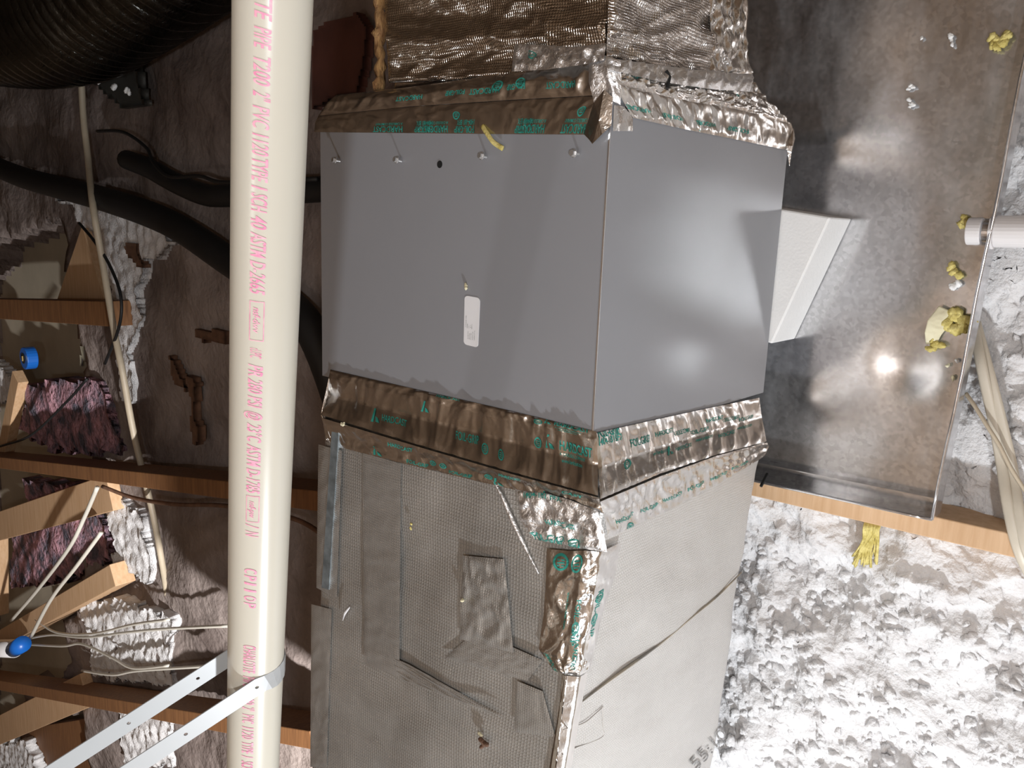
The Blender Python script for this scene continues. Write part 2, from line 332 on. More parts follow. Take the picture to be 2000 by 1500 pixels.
# tufts on top of it
ico = bmesh.new(); bmesh.ops.create_icosphere(ico, subdivisions=3, radius=1)
IV = np.array([v.co[:] for v in ico.verts]); IF = np.array([[v.index for v in f.verts] for f in ico.faces]); ico.free()
def tufts(name, pts, sizes, mat, parent=None, seed=0, flat=.75):
    r = np.random.default_rng(seed); kinds = []
    for k in range(14):
        n = IV * (.85 + .30 * np.array([math.sin(a * 2.1 + k) * math.cos(b * 2.3 + k * 2) + 1.1 * abs(math.sin(c * 5 + a * 4 + k) * math.sin(b * 5 + k)) for a, b, c in IV])[:, None])
        kinds.append(n)
    n = len(pts); V = np.empty((n, len(IV), 3)); kk = r.integers(0, 14, n); ang = r.uniform(0, 6.28, n)
    for i in range(n):
        c, s = math.cos(ang[i]), math.sin(ang[i]); q = kinds[kk[i]] * np.array([1, r.uniform(.6, 1.1), flat]) * sizes[i]
        V[i, :, 0] = q[:, 0] * c - q[:, 1] * s; V[i, :, 1] = q[:, 0] * s + q[:, 1] * c; V[i, :, 2] = q[:, 2]
    V += np.asarray(pts)[:, None, :]
    Fc = (IF[None] + (np.arange(n) * len(IV))[:, None, None]).reshape(-1, 3)
    me = bpy.data.meshes.new(name); me.vertices.add(V.size // 3); me.vertices.foreach_set('co', V.astype(np.float32).ravel())
    me.loops.add(Fc.size); me.loops.foreach_set('vertex_index', Fc.ravel().astype(np.int32))
    me.polygons.add(len(Fc)); me.polygons.foreach_set('loop_start', np.arange(0, Fc.size, 3, dtype=np.int32)); me.polygons.foreach_set('loop_total', np.full(len(Fc), 3, np.int32))
    me.update(calc_edges=True); me.polygons.foreach_set('use_smooth', [True] * len(Fc)); me.materials.append(mat)
    ob = bpy.data.objects.new(name, me); COL.objects.link(ob)
    if parent: ob.parent = parent
    return ob
n = 5200
px = rng.uniform(-1.6, .7, n); py = rng.uniform(-1.05, .28, n)
ix = np.clip(((px + 1.75) / .0042).astype(int), 0, len(xs) - 1); iy = np.clip(((py + 1.15) / .0042).astype(int), 0, len(ys) - 1)
pz = Z[ix, iy]
ok = ~((px > -.56) & (px < -.34)) & ~((px > -.44) & (py > -.33)) & (gnoise(px * 9, py * 9, 77) > -.45)
px, py, pz = px[ok], py[ok], pz[ok]
t = tufts('insulation_tufts', np.stack([px, py, pz + .000], -1), .004 + .009 * rng.random(len(px)) ** 1.5 , MT['insul'], near_ins, 3)
t['kind'] = 'stuff'
# far field
bare = [wpoly(p, ZF) for p in (
    [(88, 1185), (160, 1168), (182, 1250), (176, 1335), (88, 1322)],
    [(96, 1372), (238, 1372), (222, 1400), (232, 1500), (96, 1500)],
    [(0, 1200), (90, 1180), (90, 1500), (0, 1500)],
    [(70, 460), (190, 440), (215, 600), (235, 740), (230, 760), (0, 760), (0, 560)],
    [(0, 740), (215, 740), (245, 905), (215, 960), (228, 985), (0, 1000)],
    [(0, 1000), (205, 985), (225, 1100), (205, 1180), (0, 1230)])]
xs2 = np.arange(-6.6, 2.4, .03); ys2 = np.arange(.25, 6.8, .03)
X2, Y2 = np.meshgrid(xs2, ys2, indexing='ij')
w1, w2 = worley(X2 * 11, Y2 * 11, 31)
Z2 = -.66 + .04 * fbm(X2 * 1.6, Y2 * 1.6, 41, 3) + .015 * (1 - w1) + .006 * fbm(X2 * 18, Y2 * 18, 47, 2)
qx = X2 + .05 * gnoise(X2 * 6, Y2 * 6, 51); qy = Y2 + .07 * gnoise(X2 * 6, Y2 * 6, 52)
bm_ = np.zeros(X2.shape, bool)
for p in bare: bm_ |= inpoly(qx, qy, p)
Z2 = np.where(bm_, ZF - .03, Z2)
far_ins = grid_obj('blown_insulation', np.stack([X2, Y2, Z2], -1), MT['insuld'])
tag(far_ins, 'dusty blown insulation, colour darkened for shade, on the attic floor behind the white pipe', 'insulation', kind='stuff')
# ------------------------------------------------------------------ cabinet
cab = empty('coil_cabinet')
tag(cab, 'grey painted steel coil cabinet with screws and small white label, between the two foil ducts', 'cabinet')
CX0, CX1, CY1, CZ = -.213, .222, .575, -.502
b = MB(); b.box((CX0, .0015, CZ), (CX1, CY1, -.0015)); b.build('casing', MT['paint'], cab, bevel=.002)
# top panel with a turned edge, front panel
b = MB(); b.box((CX0 + .001, .0, -.0012), (CX1 - .001, CY1, .0)); b.build('top_panel', MT['paint'], cab, bevel=.0004)
# front panel: very slightly dished sheet
u = np.linspace(CX0 + .001, CX1 - .001, 60); v = np.linspace(CZ + .001, -.001, 60); U, Vv = np.meshgrid(u, v, indexing='ij')
D = .0035 * np.sin(np.pi * (U - CX0) / (CX1 - CX0)) * np.sin(np.pi * (Vv - CZ) / -CZ) * np.sin(2.2 * (U + .1) * 6)
grid_obj('front_panel', np.stack([U, -.0005 + np.abs(D) * .4, Vv], -1), MT['paint'], cab, flip=True)
b = MB(); b.beam((CX0, .0004, .0002), (CX1, .0004, .0002), .0022, .0014); b.build('corner_edge', MT['edge'], cab)['label'] = 'bright steel corner edge'  # thin bright metal strip along the near top corner
hole = at(859, 321, 'z', 0)
b = MB(); b.tube([hole + np.array([0, 0, -.004]), hole + np.array([0, 0, .0006])], .0052, 20)
h = b.build('screw_hole', MT['blackm'], cab); h['label'] = 'empty dark screw hole'
def screw(p, tilt):
    # hex washer head on a short shank standing a little proud
    r = empty('screw'); r.parent = cab
    ax = np.array([tilt[0], tilt[1], 1.0]); ax /= np.linalg.norm(ax)
    s = MB(); s.tube([p - ax * .003, p + ax * .006], .0018, 10)
    s.tube([p + ax * .0055, p + ax * .0068], .0052, 18); s.tube([p + ax * .0068, p + ax * .0105], .0040, 6)
    ob = s.build('screw', MT['screw'], cab); bpy.data.objects.remove(r); return ob
for (a, c), tl in zip(((661, 314), (781, 314), (947, 306), (1127, 300)), ((.1, .2), (.15, .1), (.1, .1), (0, .1))):
    screw(at(a, c, 'z', 0.004), tl)
# sticker
def quadmap(P00, P10, P11, P01, off=0.0):
    P00, P10, P11, P01 = map(np.array, (P00, P10, P11, P01)); nn = np.cross(P10 - P00, P01 - P00); nn /= np.linalg.norm(nn)
    def S(u, v):
        u = np.asarray(u, float)[..., None]; v = np.asarray(v, float)[..., None]
        return P00 * (1 - u) * (1 - v) + P10 * u * (1 - v) + P11 * u * v + P01 * (1 - u) * v + nn * off
    return S
def rounded(S, r_u, r_v, n=5):
    pts = []
    for cx, cy, a0 in ((1 - r_u, r_v, -90), (1 - r_u, 1 - r_v, 0), (r_u, 1 - r_v, 90), (r_u, r_v, 180)):
        for k in range(n + 1):
            a = math.radians(a0 + 90 * k / n); pts.append((cx + r_u * math.cos(a), cy + r_v * math.sin(a)))
    return S(np.array([p[0] for p in pts]), np.array([p[1] for p in pts]))
# u runs along the reading direction (upwards in the photograph), v towards the letter tops (left)
LB = [at(934, 679, 'z', .0), at(938, 582, 'z', .0), at(908, 577, 'z', .0), at(906, 672, 'z', .0)]
SL = quadmap(*LB, off=.0006)
Pt = rounded(SL, .07, .22); top = Pt; bot = Pt - np.array([0, 0, .0005]); k = len(Pt)
st = mesh_obj('label_sticker', np.vstack([top, bot]), [tuple(range(k))] + [(i, i + k, (i + 1) % k + k, (i + 1) % k) for i in range(k)], MT['paper'], cab)
st['label'] = 'small white rating label with rows of grey print'
def put_text(S, s, u0, v0, uw, vh, mat, name, parent, shear=0.0, bold=0.0, cut=.12, offn=None):
    V, Fc = text_geo(s, shear, bold, cut)
    return mesh_obj(name, S(u0 + V[:, 0] * uw, v0 + V[:, 1] * vh), Fc, mat, parent)
ST = quadmap(*LB, off=.0009)
for i, (s, u0, v0, uw) in enumerate((('FURNACE COIL', .36, .86, .24), ('MODEL', .35, .76, .09), ('A/C', .35, .66, .05), ('V 1', .36, .55, .06), ('SERIAL', .35, .46, .10),
                   ('R-410A TXV', .13, .70, .16), ('REFRIG', .13, .60, .12), ('PSIG 450', .13, .50, .13), ('MADE IN USA', .13, .38, .17), ('WARRANTY No', .13, .26, .20))):
    put_text(ST, s, u0, v0 - .03, uw, .055, MT['grey_ink'], 'print', st)
# ------------------------------------------------------------------ crumpled sheets
TAPES = {}
def cgrid(rows, nu, nv):
    """bilinear/Catmull surface through control rows; returns callable S(u,v)"""
    G = np.array(rows, float); R, Cc, _ = G.shape
    def S(u, v):
        u = np.clip(u, 0, 1) * (Cc - 1); v = np.clip(v, 0, 1) * (R - 1)
        i = np.minimum(u.astype(int), Cc - 2); j = np.minimum(v.astype(int), R - 2); fu = (u - i)[..., None]; fv = (v - j)[..., None]
        return (G[j, i] * (1 - fu) + G[j, i + 1] * fu) * (1 - fv) + (G[j + 1, i] * (1 - fu) + G[j + 1, i + 1] * fu) * fv
    return S
def sheet(name, rows, mat, parent, amp=.002, f=30.0, seed=0, st=(1, 1), res=.003, ragged=.0, pin=0.08, label=None, base=0.0, thick=0.0):
    S0 = cgrid(rows, 0, 0); G = np.array(rows, float)
    Lu = max(np.linalg.norm(np.diff(G, axis=1), axis=2).sum(1)); Lv = max(np.linalg.norm(np.diff(G, axis=0), axis=2).sum(0))
    nrm = np.cross(G[0, -1] - G[0, 0], G[-1, 0] - G[0, 0]); nrm /= np.linalg.norm(nrm)
    if nrm @ (C - G[0, 0]) < 0: nrm = -nrm
    def S(u, v, off=0.0):
        u = np.asarray(u, float); v = np.asarray(v, float)
        if ragged: v = v + ragged / Lv * gnoise(u * Lu * 60, u * 0 + seed, seed) * np.clip(v, 0, 1)
        d = amp * (crumple(u * Lu * st[0], v * Lv * st[1], f, seed) + .6 * fbm(u * Lu * f * .25, v * Lv * f * .25, seed + 5, 3)) 
        e = np.clip(np.minimum(np.minimum(u, 1 - u) * Lu, np.minimum(v, 1 - v) * Lv) / .008 + pin, 0, 1)
        return S0(u, v) + nrm * (np.maximum(d, -amp * .3) * e + off + base)[..., None]
    nu = max(4, int(Lu / res)); nv = max(4, int(Lv / res))
    U, V = np.meshgrid(np.linspace(0, 1, nu), np.linspace(0, 1, nv), indexing='ij')
    P = S(U, V); a = np.cross(P[1, 0] - P[0, 0], P[0, 1] - P[0, 0])
    ob = grid_obj(name, P, mat, parent, flip=bool(a @ nrm < 0))
    if label: ob['label'] = label
    S.Lu, S.Lv, S.ob = Lu, Lv, ob
    return S
def T(S, s, u0, v0, length, height, du=1, name='print', rot=0, mat=None, bold=.01):
    """print text on a sheet. rot 0: along +u with tops to -v; 1: along -u with tops to +v; 2: along +v, tops to +u; 3: along -v, tops -u"""
    V, Fc = text_geo(s, 0, bold)
    a = V[:, 0] * length; b = V[:, 1] * height
    dx, dy = {0: (a, -b), 1: (-a, height - b), 4: (-a, height - b), 2: (b, a), 3: (-b, -a)}[rot]
    return mesh_obj(name, S(u0 + dx / S.Lu, v0 + dy / S.Lv, .0006), Fc, mat or MT['green'], S.ob)
def logo(S, u0, v0, r, kind=0):
    V = []; Fc = []
    if kind == 0:      # round seal: ring and bar
        n = 20
        for k in range(n):
            t = 2 * math.pi * k / n; V += [(r * math.cos(t), r * math.sin(t)), (.72 * r * math.cos(t), .72 * r * math.sin(t))]
        Fc = [(2 * k, 2 * k + 1, (2 * k + 3) % (2 * n), (2 * k + 2) % (2 * n)) for k in range(n)]
        for y in (-.4, -.05, .3):
            m = len(V); V += [(-.45 * r, y * r), (.45 * r, y * r), (.45 * r, (y + .18) * r), (-.45 * r, (y + .18) * r)]; Fc.append((m, m + 1, m + 2, m + 3))
    else:              # slanted wedge mark
        V = [(-r, r), (-.55 * r, r), (-.1 * r, -r), (-.5 * r, -r), (0, .9 * r), (.9 * r, .9 * r), (.5 * r, .3 * r), (-.1 * r, .1 * r)]
        Fc = [(0, 1, 2, 3), (4, 5, 6, 7)]
    V = np.array(V)
    mesh_obj('print', S(u0 + V[:, 0] / S.Lu, v0 + V[:, 1] / S.Lv, .0006), Fc, MT['green'], S.ob)
def zrow(pts, z): return [at(a, b, 'z', z) for a, b in pts]
def yrow(pts, y): return [at(a, b, 'y', y) for a, b in pts]
# ------------------------------------------------------------------ lower duct (towards the camera's bottom)
def loft(name, secs, mat, parent, rad=.02, res=.01, bul=.004, seed=0, close=True, mats=None, caps=True):
    """secs: list of (x, [far-top, near-top, near-bottom, far-bottom] as (y,z)); rounded rectangle skin"""
    xs_ = [s[0] for s in secs]; n = max(8, int(abs(xs_[-1] - xs_[0]) / res)); X_ = np.linspace(xs_[0], xs_[-1], n)
    order = np.argsort(xs_); K = np.array([[c for p in s[1] for c in p] for s in secs], float)[order]
    cor = np.stack([np.interp(X_, np.array(xs_)[order], K[:, j]) for j in range(8)], 1).reshape(n, 4, 2)
    rings = []
    for i in range(n):
        c = cor[i]; pts = []
        for j in range(4):
            p0 = c[j]; pa = c[j - 1]; pb = c[(j + 1) % 4]
            da = (pa - p0) / np.linalg.norm(pa - p0); db = (pb - p0) / np.linalg.norm(pb - p0)
            for k in range(7):
                t = k / 6; A = p0 + da * rad; B = p0 + db * rad
                pts.append((1 - t) ** 2 * A + 2 * t * (1 - t) * p0 + t * t * B)
            m = max(6, int(np.linalg.norm(pb - p0) / res)); A = p0 + db * rad; B = pb - db * rad
            for k in range(1, m): pts.append(A + (B - A) * k / m) if False else None
            mm = 40
            for k in range(1, mm): pts.append(A + (B - A) * k / mm)
        rings.append(np.array(pts))
    R_ = np.array(rings); k = R_.shape[1]
    cen = R_.mean(1, keepdims=True); s_ = np.arange(k)[None, :] * .012
    d = bul * fbm(X_[:, None] * 7 + s_ * 0, s_ * 5 + X_[:, None] * 0, seed, 4)
    dirv = R_ - cen; dirv /= np.linalg.norm(dirv, axis=2, keepdims=True)
    R_ = R_ + dirv * d[..., None]
    P = np.concatenate([np.broadcast_to(X_[:, None, None], (n, k, 1)), R_], 2)
    V = P.reshape(-1, 3); Fc = []
    for i in range(n - 1):
        for j in range(k): Fc.append((i * k + j, i * k + (j + 1) % k, (i + 1) * k + (j + 1) % k, (i + 1) * k + j))
    if caps: Fc += [tuple(range(k))[::-1], tuple((n - 1) * k + j for j in range(k))]
    ob = mesh_obj(name, V, Fc, mat, parent, True)
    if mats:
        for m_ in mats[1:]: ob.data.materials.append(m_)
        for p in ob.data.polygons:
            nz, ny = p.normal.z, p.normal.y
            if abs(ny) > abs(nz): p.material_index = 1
    return ob
ld = empty('supply_duct'); tag(ld, 'large foil-faced rectangular duct with taped seams, below the grey cabinet in the frame', 'duct')
nt1, nb1 = at(1175, 1000, 'z', 0), at(1500, 870, 'y', -.02)
nt2 = at(1092, 1500, 'z', 0); nb2 = at(1425, 1500, 'y', nt2[1])
ft1, ft2 = at(628, 885, 'z', 0), at(607, 1500, 'z', 0)
def ex(p1, p2, x, i): return p1[i] + (p2[i] - p1[i]) * (x - p1[0]) / (p2[0] - p1[0])
secs = []
for x in (-.285, -.34, -.45, -.9, -1.6):
    zb = ex(nb1, nb2, x, 2); 
    if -.5 < x < -.33: zb += .025
    secs.append((x, [(ex(ft1, ft2, x, 1), 0.0), (ex(nt1, nt2, x, 1), 0.0), (ex(nt1, nt2, x, 1), zb), (ex(ft1, ft2, x, 1), zb)]))
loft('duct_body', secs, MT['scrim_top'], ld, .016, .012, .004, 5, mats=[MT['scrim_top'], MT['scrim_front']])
# tapes of the lower junction
a = [(645, 722), (820, 762), (1000, 803), (1165, 843)]
S = sheet('foil_tape', [zrow(a, .0015), zrow([(642, 738), (819, 778), (1000, 820), (1166, 861)], .0022), zrow([(636, 770), (818, 815), (1000, 862), (1168, 905)], -.006), zrow([(626, 810), (815, 868), (1000, 922), (1168, 968)], .013)],
          MT['foil_soft'], ld, .0026, 20, 2, (1.0, .45), ragged=.001)
S1 = S
u_of = lambda px_: (px_ - 645) / 520
T(S, 'HARDCAST', u_of(1085), .12, .075, .014, rot=0, bold=.02); T(S, 'A CARLISLE COMPANY', u_of(1085), .22, .06, .004)
T(S, 'www.hardcast.com', u_of(1090), .29, .045, .004)
T(S, 'HARDCAST', u_of(1095), .60, .07, .013, bold=.02); T(S, 'A CARLISLE COMPANY', u_of(1095), .68, .055, .004); T(S, 'www.hardcast.com', u_of(1098), .75, .045, .004)
logo(S, u_of(1070), .05, .009, 1); logo(S, u_of(1075), .52, .010, 1); logo(S, u_of(1050), .15, .009); logo(S, u_of(1050), .58, .008)
T(S, 'FOIL-GRIP', u_of(895), .80, .045, .009); logo(S, u_of(948), .82, .006); logo(S, u_of(975), .84, .006)
T(S, 'HARDCAST', u_of(760), .82, .045, .008); logo(S, u_of(748), .78, .009, 1)
T(S, 'HARDCAST', u_of(855), .08, .05, .009); logo(S, u_of(835), .45, .009, 1)
S = sheet('foil_tape', [zrow([(628, 816), (815, 872), (1000, 926), (1170, 972)], .014), zrow([(636, 842), (815, 892), (1002, 940), (1172, 985)], .006), zrow([(648, 870), (815, 912), (1010, 958), (1180, 1003)], .0045)],
          MT['foil'], ld, .0016, 30, 7, (1.0, .6), ragged=.002)
for px_, s in ((1095, 'CAST'), (1040, 'FOIL-GRIP HARD'), (970, 'HARDCAST'), (880, 'FOIL-GRIP'), (770, 'HARDCAST'), (800, 'FOIL-GRIP')):
    T(S, s, u_of(px_), .35 if px_ % 20 else .9, .045, .009)
for px_ in (850, 870, 950): logo(S, u_of(px_), .6, .007)
for px_ in (745, 965, 1060): logo(S, u_of(px_), .75, .010, 1)
# front skirt
S = sheet('foil_tape', [yrow([(1163, 846), (1270, 822), (1380, 798), (1483, 777)], -.0025), yrow([(1168, 915), (1280, 876), (1390, 842), (1488, 815)], -.006), yrow([(1172, 975), (1290, 925), (1400, 888), (1497, 862)], -.032)],
          MT['foil_soft'], ld, .0022, 24, 12, (1, .5), ragged=.002)
T(S, 'FOIL-GRIP', .01, .08, .06, .013, bold=.02); T(S, '1404-181 BFX', .01, .19, .065, .010); T(S, 'FOIL-GRIP', .19, .35, .055, .012)
for k in range(6): T(S, ('HARDCAST', 'A CARLISLE COMPANY', 'FOIL-GRIP')[k % 3], .34 + .10 * k, .30 + .08 * (k % 3), .05, .008)
for k in range(5): T(S, ('www.hardcast.com', 'HARDCAST')[k % 2], .30 + .13 * k, .62 + .05 * (k % 2), .05, .007)
logo(S, .15, .6, .009); logo(S, .4, .62, .008, 1)
S = sheet('foil_tape', [yrow([(1172, 980), (1290, 930), (1400, 890), (1498, 864)], -.033), yrow([(1180, 1010), (1292, 962), (1402, 915), (1502, 872)], -.024), yrow([(1188, 1050), (1300, 1000), (1405, 945), (1492, 892)], -.0225)],
          MT['foil'], ld, .0022, 34, 22, (1, .6), ragged=.003)
for k in range(6): T(S, ('HARDCAST', 'FOIL-GRIP')[k % 2], .05 + .14 * k, .75, .05, .007)
logo(S, .12, .95, .009)
# far side strip of the skirt (turns down behind)
fa, fb_, fc = at(645, 722, 'z', 0), at(626, 810, 'z', .013), at(648, 870, 'z', .004)
G = [[fa, fb_, at(640, 842, 'z', .008), fc], [fa + [0, .006, -.01], fb_ + [0, .008, -.01], fb_ + [-.05, .004, -.01], fc + [0, .01, -.01]], [fa + [0, .004, -.5], fb_ + [0, .01, -.5], fb_ + [-.05, .01, -.5], fc + [0, .01, -.5]]]
sheet('foil_tape', G, MT['foil'], ld, .003, 20, 33, res=.006)
# bright crumpled corner piece and the long corner tape
S = sheet('foil_tape', [zrow([(1012, 962), (1060, 962), (1110, 975), (1168, 998)], .009), zrow([(1016, 1015), (1075, 1020), (1130, 1030), (1180, 1040)], .006), zrow([(1040, 1052), (1080, 1060), (1130, 1070), (1186, 1078)], .005)],
          MT['foil_bright'], ld, .0042, 36, 41, ragged=.001)
T(S, 'FOIL-GRIP', .05, 1.0, .062, .014, bold=.02); logo(S, .62, .92, .010); T(S, '1404-181 BFX', .08, .08, .07, .008); T(S, 'HARDCAST', .3, .55, .05, .008)
yc = lambda x: ex(nt1, nt2, x, 1)
def crow(pl, pr, drop):  # row lying on the duct top from pixel pl to the corner, then down the front
    A = at(*pl, 'z', .006); B = at(*pr, 'z', .006); x = B[0]
    return [A, A * .5 + np.array([B[0], yc(x), .006]) * .5, np.array([x, yc(x) + .012, .006]), np.array([x, yc(x) - .005, -.006]), np.array([x, yc(x) - .006, -drop])]
S = sheet('foil_tape', [crow((1068, 1072), (1150, 1078), .05), crow((1066, 1140), (1145, 1148), .05), crow((1062, 1200), (1135, 1215), .035), crow((1052, 1268), (1120, 1290), .03), crow((1080, 1308), (1105, 1318), .028)],
          MT['foil'], ld, .0030, 28, 52, ragged=.0)
logo(S, .17, .08, .012); logo(S, .40, .09, .012)
T(S, 'FOIL-GRIP', .50, .35, .06, .010, rot=2); T(S, 'HARDCAST', .05, .78, .05, .010, rot=2); T(S, 'HARDCAST', .58, .6, .06, .009, rot=2); T(S, 'FOIL-GRIP', .82, .3, .06, .009, rot=2)
T(S, 'www.hardcast.com', .30, .3, .05, .006, rot=2); logo(S, .55, .55, .008); logo(S, .85, .5, .007); logo(S, .85, .35, .007)
# bare rounded foil over the corner further down
S = sheet('foil_tape', [crow((1098, 1318), (1108, 1322), .022), crow((1092, 1400), (1098, 1402), .022), crow((1086, 1500), (1090, 1500), .022), crow((1080, 1560), (1086, 1560), .022)],
          MT['foil_soft'], ld, .0006, 30, 63)
# long dull tapes on the top face
def ttape(pts, mat=MT['scrim_tape'], amp=.0008, f=20, seed=1, z=.0045, label=None, **k):
    return sheet('foil_tape', [zrow([pts[0], ((pts[0][0] + pts[1][0]) / 2, (pts[0][1] + pts[1][1]) / 2), pts[1]], z), zrow([pts[3], ((pts[2][0] + pts[3][0]) / 2, (pts[2][1] + pts[3][1]) / 2), pts[2]], z)], mat, ld, amp, f, seed, label=label, res=.004, **k)
ttape([(622, 868), (668, 880), (658, 1168), (618, 1148)], MT['scrim_tape'], .001, 18, 71, .0055)
ttape([(709, 885), (783, 905), (780, 1322), (712, 1298)], seed=72, st=(.5, 1.4))
ttape([(905, 1085), (985, 1092), (1003, 1275), (898, 1248)], MT['scrim_tape'], .0026, 26, 73, .006)
ttape([(930, 1232), (1060, 1290), (1030, 1330), (868, 1285)], seed=74, z=.0048)
b = MB(); b.tube(spline([at(x_, y_, 'z', .004) for x_, y_ in ((958, 930), (978, 965), (1000, 1015), (1025, 1068), (1052, 1120))], 8), [.001 + .0028 * math.sin(math.pi * k_ / 32) for k_ in range(33)], 8, .8)
b.build('foil_crease', MT['foil_bright'], ld, smooth=True)['label'] = 'bright raised crease in the foil'
ttape([(715, 1262), (800, 1298), (985, 1402), (790, 1330)], seed=76, st=(1, .5))
ttape([(608, 1180), (648, 1190), (638, 1498), (606, 1498)], seed=77)
ttape([(1010, 1330), (1060, 1350), (1085, 1440), (1005, 1430)], seed=78)
# blue-grey reveal strip beside the left tape
b = MB(); A = [at(648, 838, 'z', .008), at(662, 830, 'z', .008), at(642, 1152, 'z', .008), at(628, 1148, 'z', .008)]
b.box8([p - np.array([0, 0, .004]) for p in A] + A)
q = b.build('mastic_edge', pmat('blue_grey_mastic', (.25, .29, .31), .35, .3, var=.5, vscale=40), ld); q['label'] = 'blue-grey strip of sealant along the far edge'
# folded joint line and seam on the front face
def fy(px_, py_, off=.001):
    p = at(px_, py_, 'y', 0.0)
    for _ in range(4): p = at(px_, py_, 'y', yc(p[0]) - off)
    return p
b = MB(); ln = spline([fy(1448, 1118), (fy(1400, 1165)), fy(1350, 1205), fy(1290, 1255), fy(1230, 1300), fy(1175, 1340), fy(1118, 1385)], 8)
b.tube(ln, [.0012 + .0022 * math.sin(math.pi * i / (len(ln) - 1)) for i in range(len(ln))], 6, .5)
q = b.build('seam_line', pmat('seam_grey', (.26, .25, .23), .5, .4, col2=(.6, .52, .4), vscale=16), ld); q['label'] = 'thin dark diagonal seam across the pale side face'  # dark grey seam colour with random tan variation
b = MB(); b.tube(spline([fy(1100, 1425), fy(1140, 1412), fy(1165, 1392), fy(1178, 1380)], 6), .0007, 5); b.tube(spline([fy(1176, 1380), fy(1178, 1420), fy(1175, 1440), fy(1120, 1462), fy(1098, 1475)], 6), .0006, 5)
b.build('tape_outline', pmat('grey_crease', (.40, .37, .34), .5, .3), ld)
SW = quadmap(fy(1342, 1488), fy(1412, 1412), fy(1424, 1440), fy(1368, 1512), 0)
PWt = quadmap(fy(1362, 1508, .0045), fy(1422, 1436, .0045), fy(1404, 1418, .0045), fy(1342, 1484, .0045), 0)
put_text(PWt, '55:10', 0, .05, 1.0, .8, MT['grey_ink'], 'print', ld)
b = MB(); b.beam(at(1486, 950, 'y', -.021), at(1499, 925, 'y', -.021), .004, .004); q = b.build('dark_slit', MT['blackm'], ld); q['label'] = 'small torn slit by the lower corner'
# ------------------------------------------------------------------ upper duct
ud = empty('return_duct'); tag(ud, 'foil-wrapped duct reflecting brown wood, taped to the top of the grey cabinet in the frame', 'duct')
ZU = -.02
ua1, ua0 = at(757, 165, 'z', ZU), at(748, 0, 'z', ZU); un1, un0 = at(1180, 112, 'z', ZU), at(1188, 0, 'z', ZU)
ub1, ub0 = at(1466, 150, 'y', un1[1]), at(1455, 0, 'y', un0[1])
print('upper', ua1, ua0, un1, un0, ub1, ub0)
secs = []
for x in (.25, .45, .75, 1.5):
    yf = ex(ua1, ua0, x, 1); yn = ex(un1, un0, x, 1); zb = ex(ub1, ub0, x, 2)
    secs.append((x, [(yf, ZU), (yn, ZU), (yn, zb), (yf, zb)]))
loft('duct_body', secs, MT['foil_up'], ud, .02, .01, .012, 9)
uy = lambda x: ex(un1, un0, x, 1)
# wrap wrinkled foil over top with real folds
S = sheet('foil_wrap', [zrow([(760, 162), (900, 160), (1040, 150), (1178, 135)], ZU + .010), zrow([(756, 90), (900, 80), (1040, 72), (1184, 60)], ZU + .012), zrow([(750, -20), (900, -30), (1040, -30), (1192, -35)], ZU + .010)],
          MT['wrap_top'], ud, .0060, 9, 81, (.6, 1.6), res=.003)
S = sheet('foil_wrap', [yrow([(1184, 112), (1250, 130), (1330, 140), (1400, 150)], un1[1] - .012), yrow([(1186, 50), (1250, 55), (1330, 60), (1395, 62)], un1[1] - .014), yrow([(1190, -35), (1250, -35), (1330, -35), (1388, -35)], un1[1] - .012)],
          MT['wrap_front'], ud, .006, 13, 84, (.6, 1.6), res=.003)
b = MB(); pts = [at(742 - 2 * math.sin(i), 175 - i * 12, 'z', ZU + .003) for i in range(20)]
b.tube(pts, [.008 + .002 * math.sin(i * 2.3) for i in range(20)], 10); q = b.build('liner_edge', MT['fuzz'], ud, True); q['label'] = 'fuzzy brown glass fibre edge of the liner'
for p in q.data.vertices: p.co += Vector(rng.normal(0, .0016, 3))
S = sheet('foil_tape', [yrow([(1385, 150), (1425, 150), (1468, 150)], un1[1] - .018), yrow([(1388, 60), (1420, 60), (1452, 60)], un1[1] - .018), yrow([(1382, -30), (1415, -30), (1448, -30)], un1[1] - .018)], MT['foil'], ud, .005, 26, 88)
# tape around the upper end of the cabinet
S = sheet('foil_tape', [zrow([(614, 258), (800, 260), (980, 262), (1147, 263)], .0015), zrow([(616, 238), (800, 228), (985, 220), (1160, 215)], .002), zrow([(622, 226), (800, 208), (985, 196), (1185, 185)], .0)],
          MT['foil_soft'], ud, .0010, 20, 91, ragged=.0)
u2 = lambda p: (p - 614) / 533
for px_ in (1145, 1060, 870, 780): T(S, 'HARDCAST', u2(px_), .02, .055, .010, rot=1); T(S, 'A CARLISLE COMPANY', u2(px_), .25, .05, .004, rot=1)
for px_ in (1035, 920, 840): T(S, 'FOIL-GRIP', u2(px_), .02, .040, .009, rot=1); T(S, '1404-181 BFX', u2(px_), .22, .035, .007, rot=1)
for px_ in (885, 1125): logo(S, u2(px_), .5, .007)
S = sheet('foil_tape', [zrow([(622, 226), (800, 208), (985, 196), (1185, 185)], .001), zrow([(640, 200), (800, 186), (990, 165), (1178, 150)], .004), zrow([(655, 186), (800, 170), (1000, 142), (1170, 120)], -.003)],
          MT['foil_soft'], ud, .0022, 16, 95, ragged=.002)
for px_ in (1100, 960, 820): T(S, 'HARDCAST', u2(px_), .25, .055, .010, rot=1)
for px_ in (1010, 900): T(S, 'FOIL-GRIP', u2(px_), .30, .040, .009, rot=1)
for px_ in (955, 1150, 1000): logo(S, u2(px_), .5, .010)
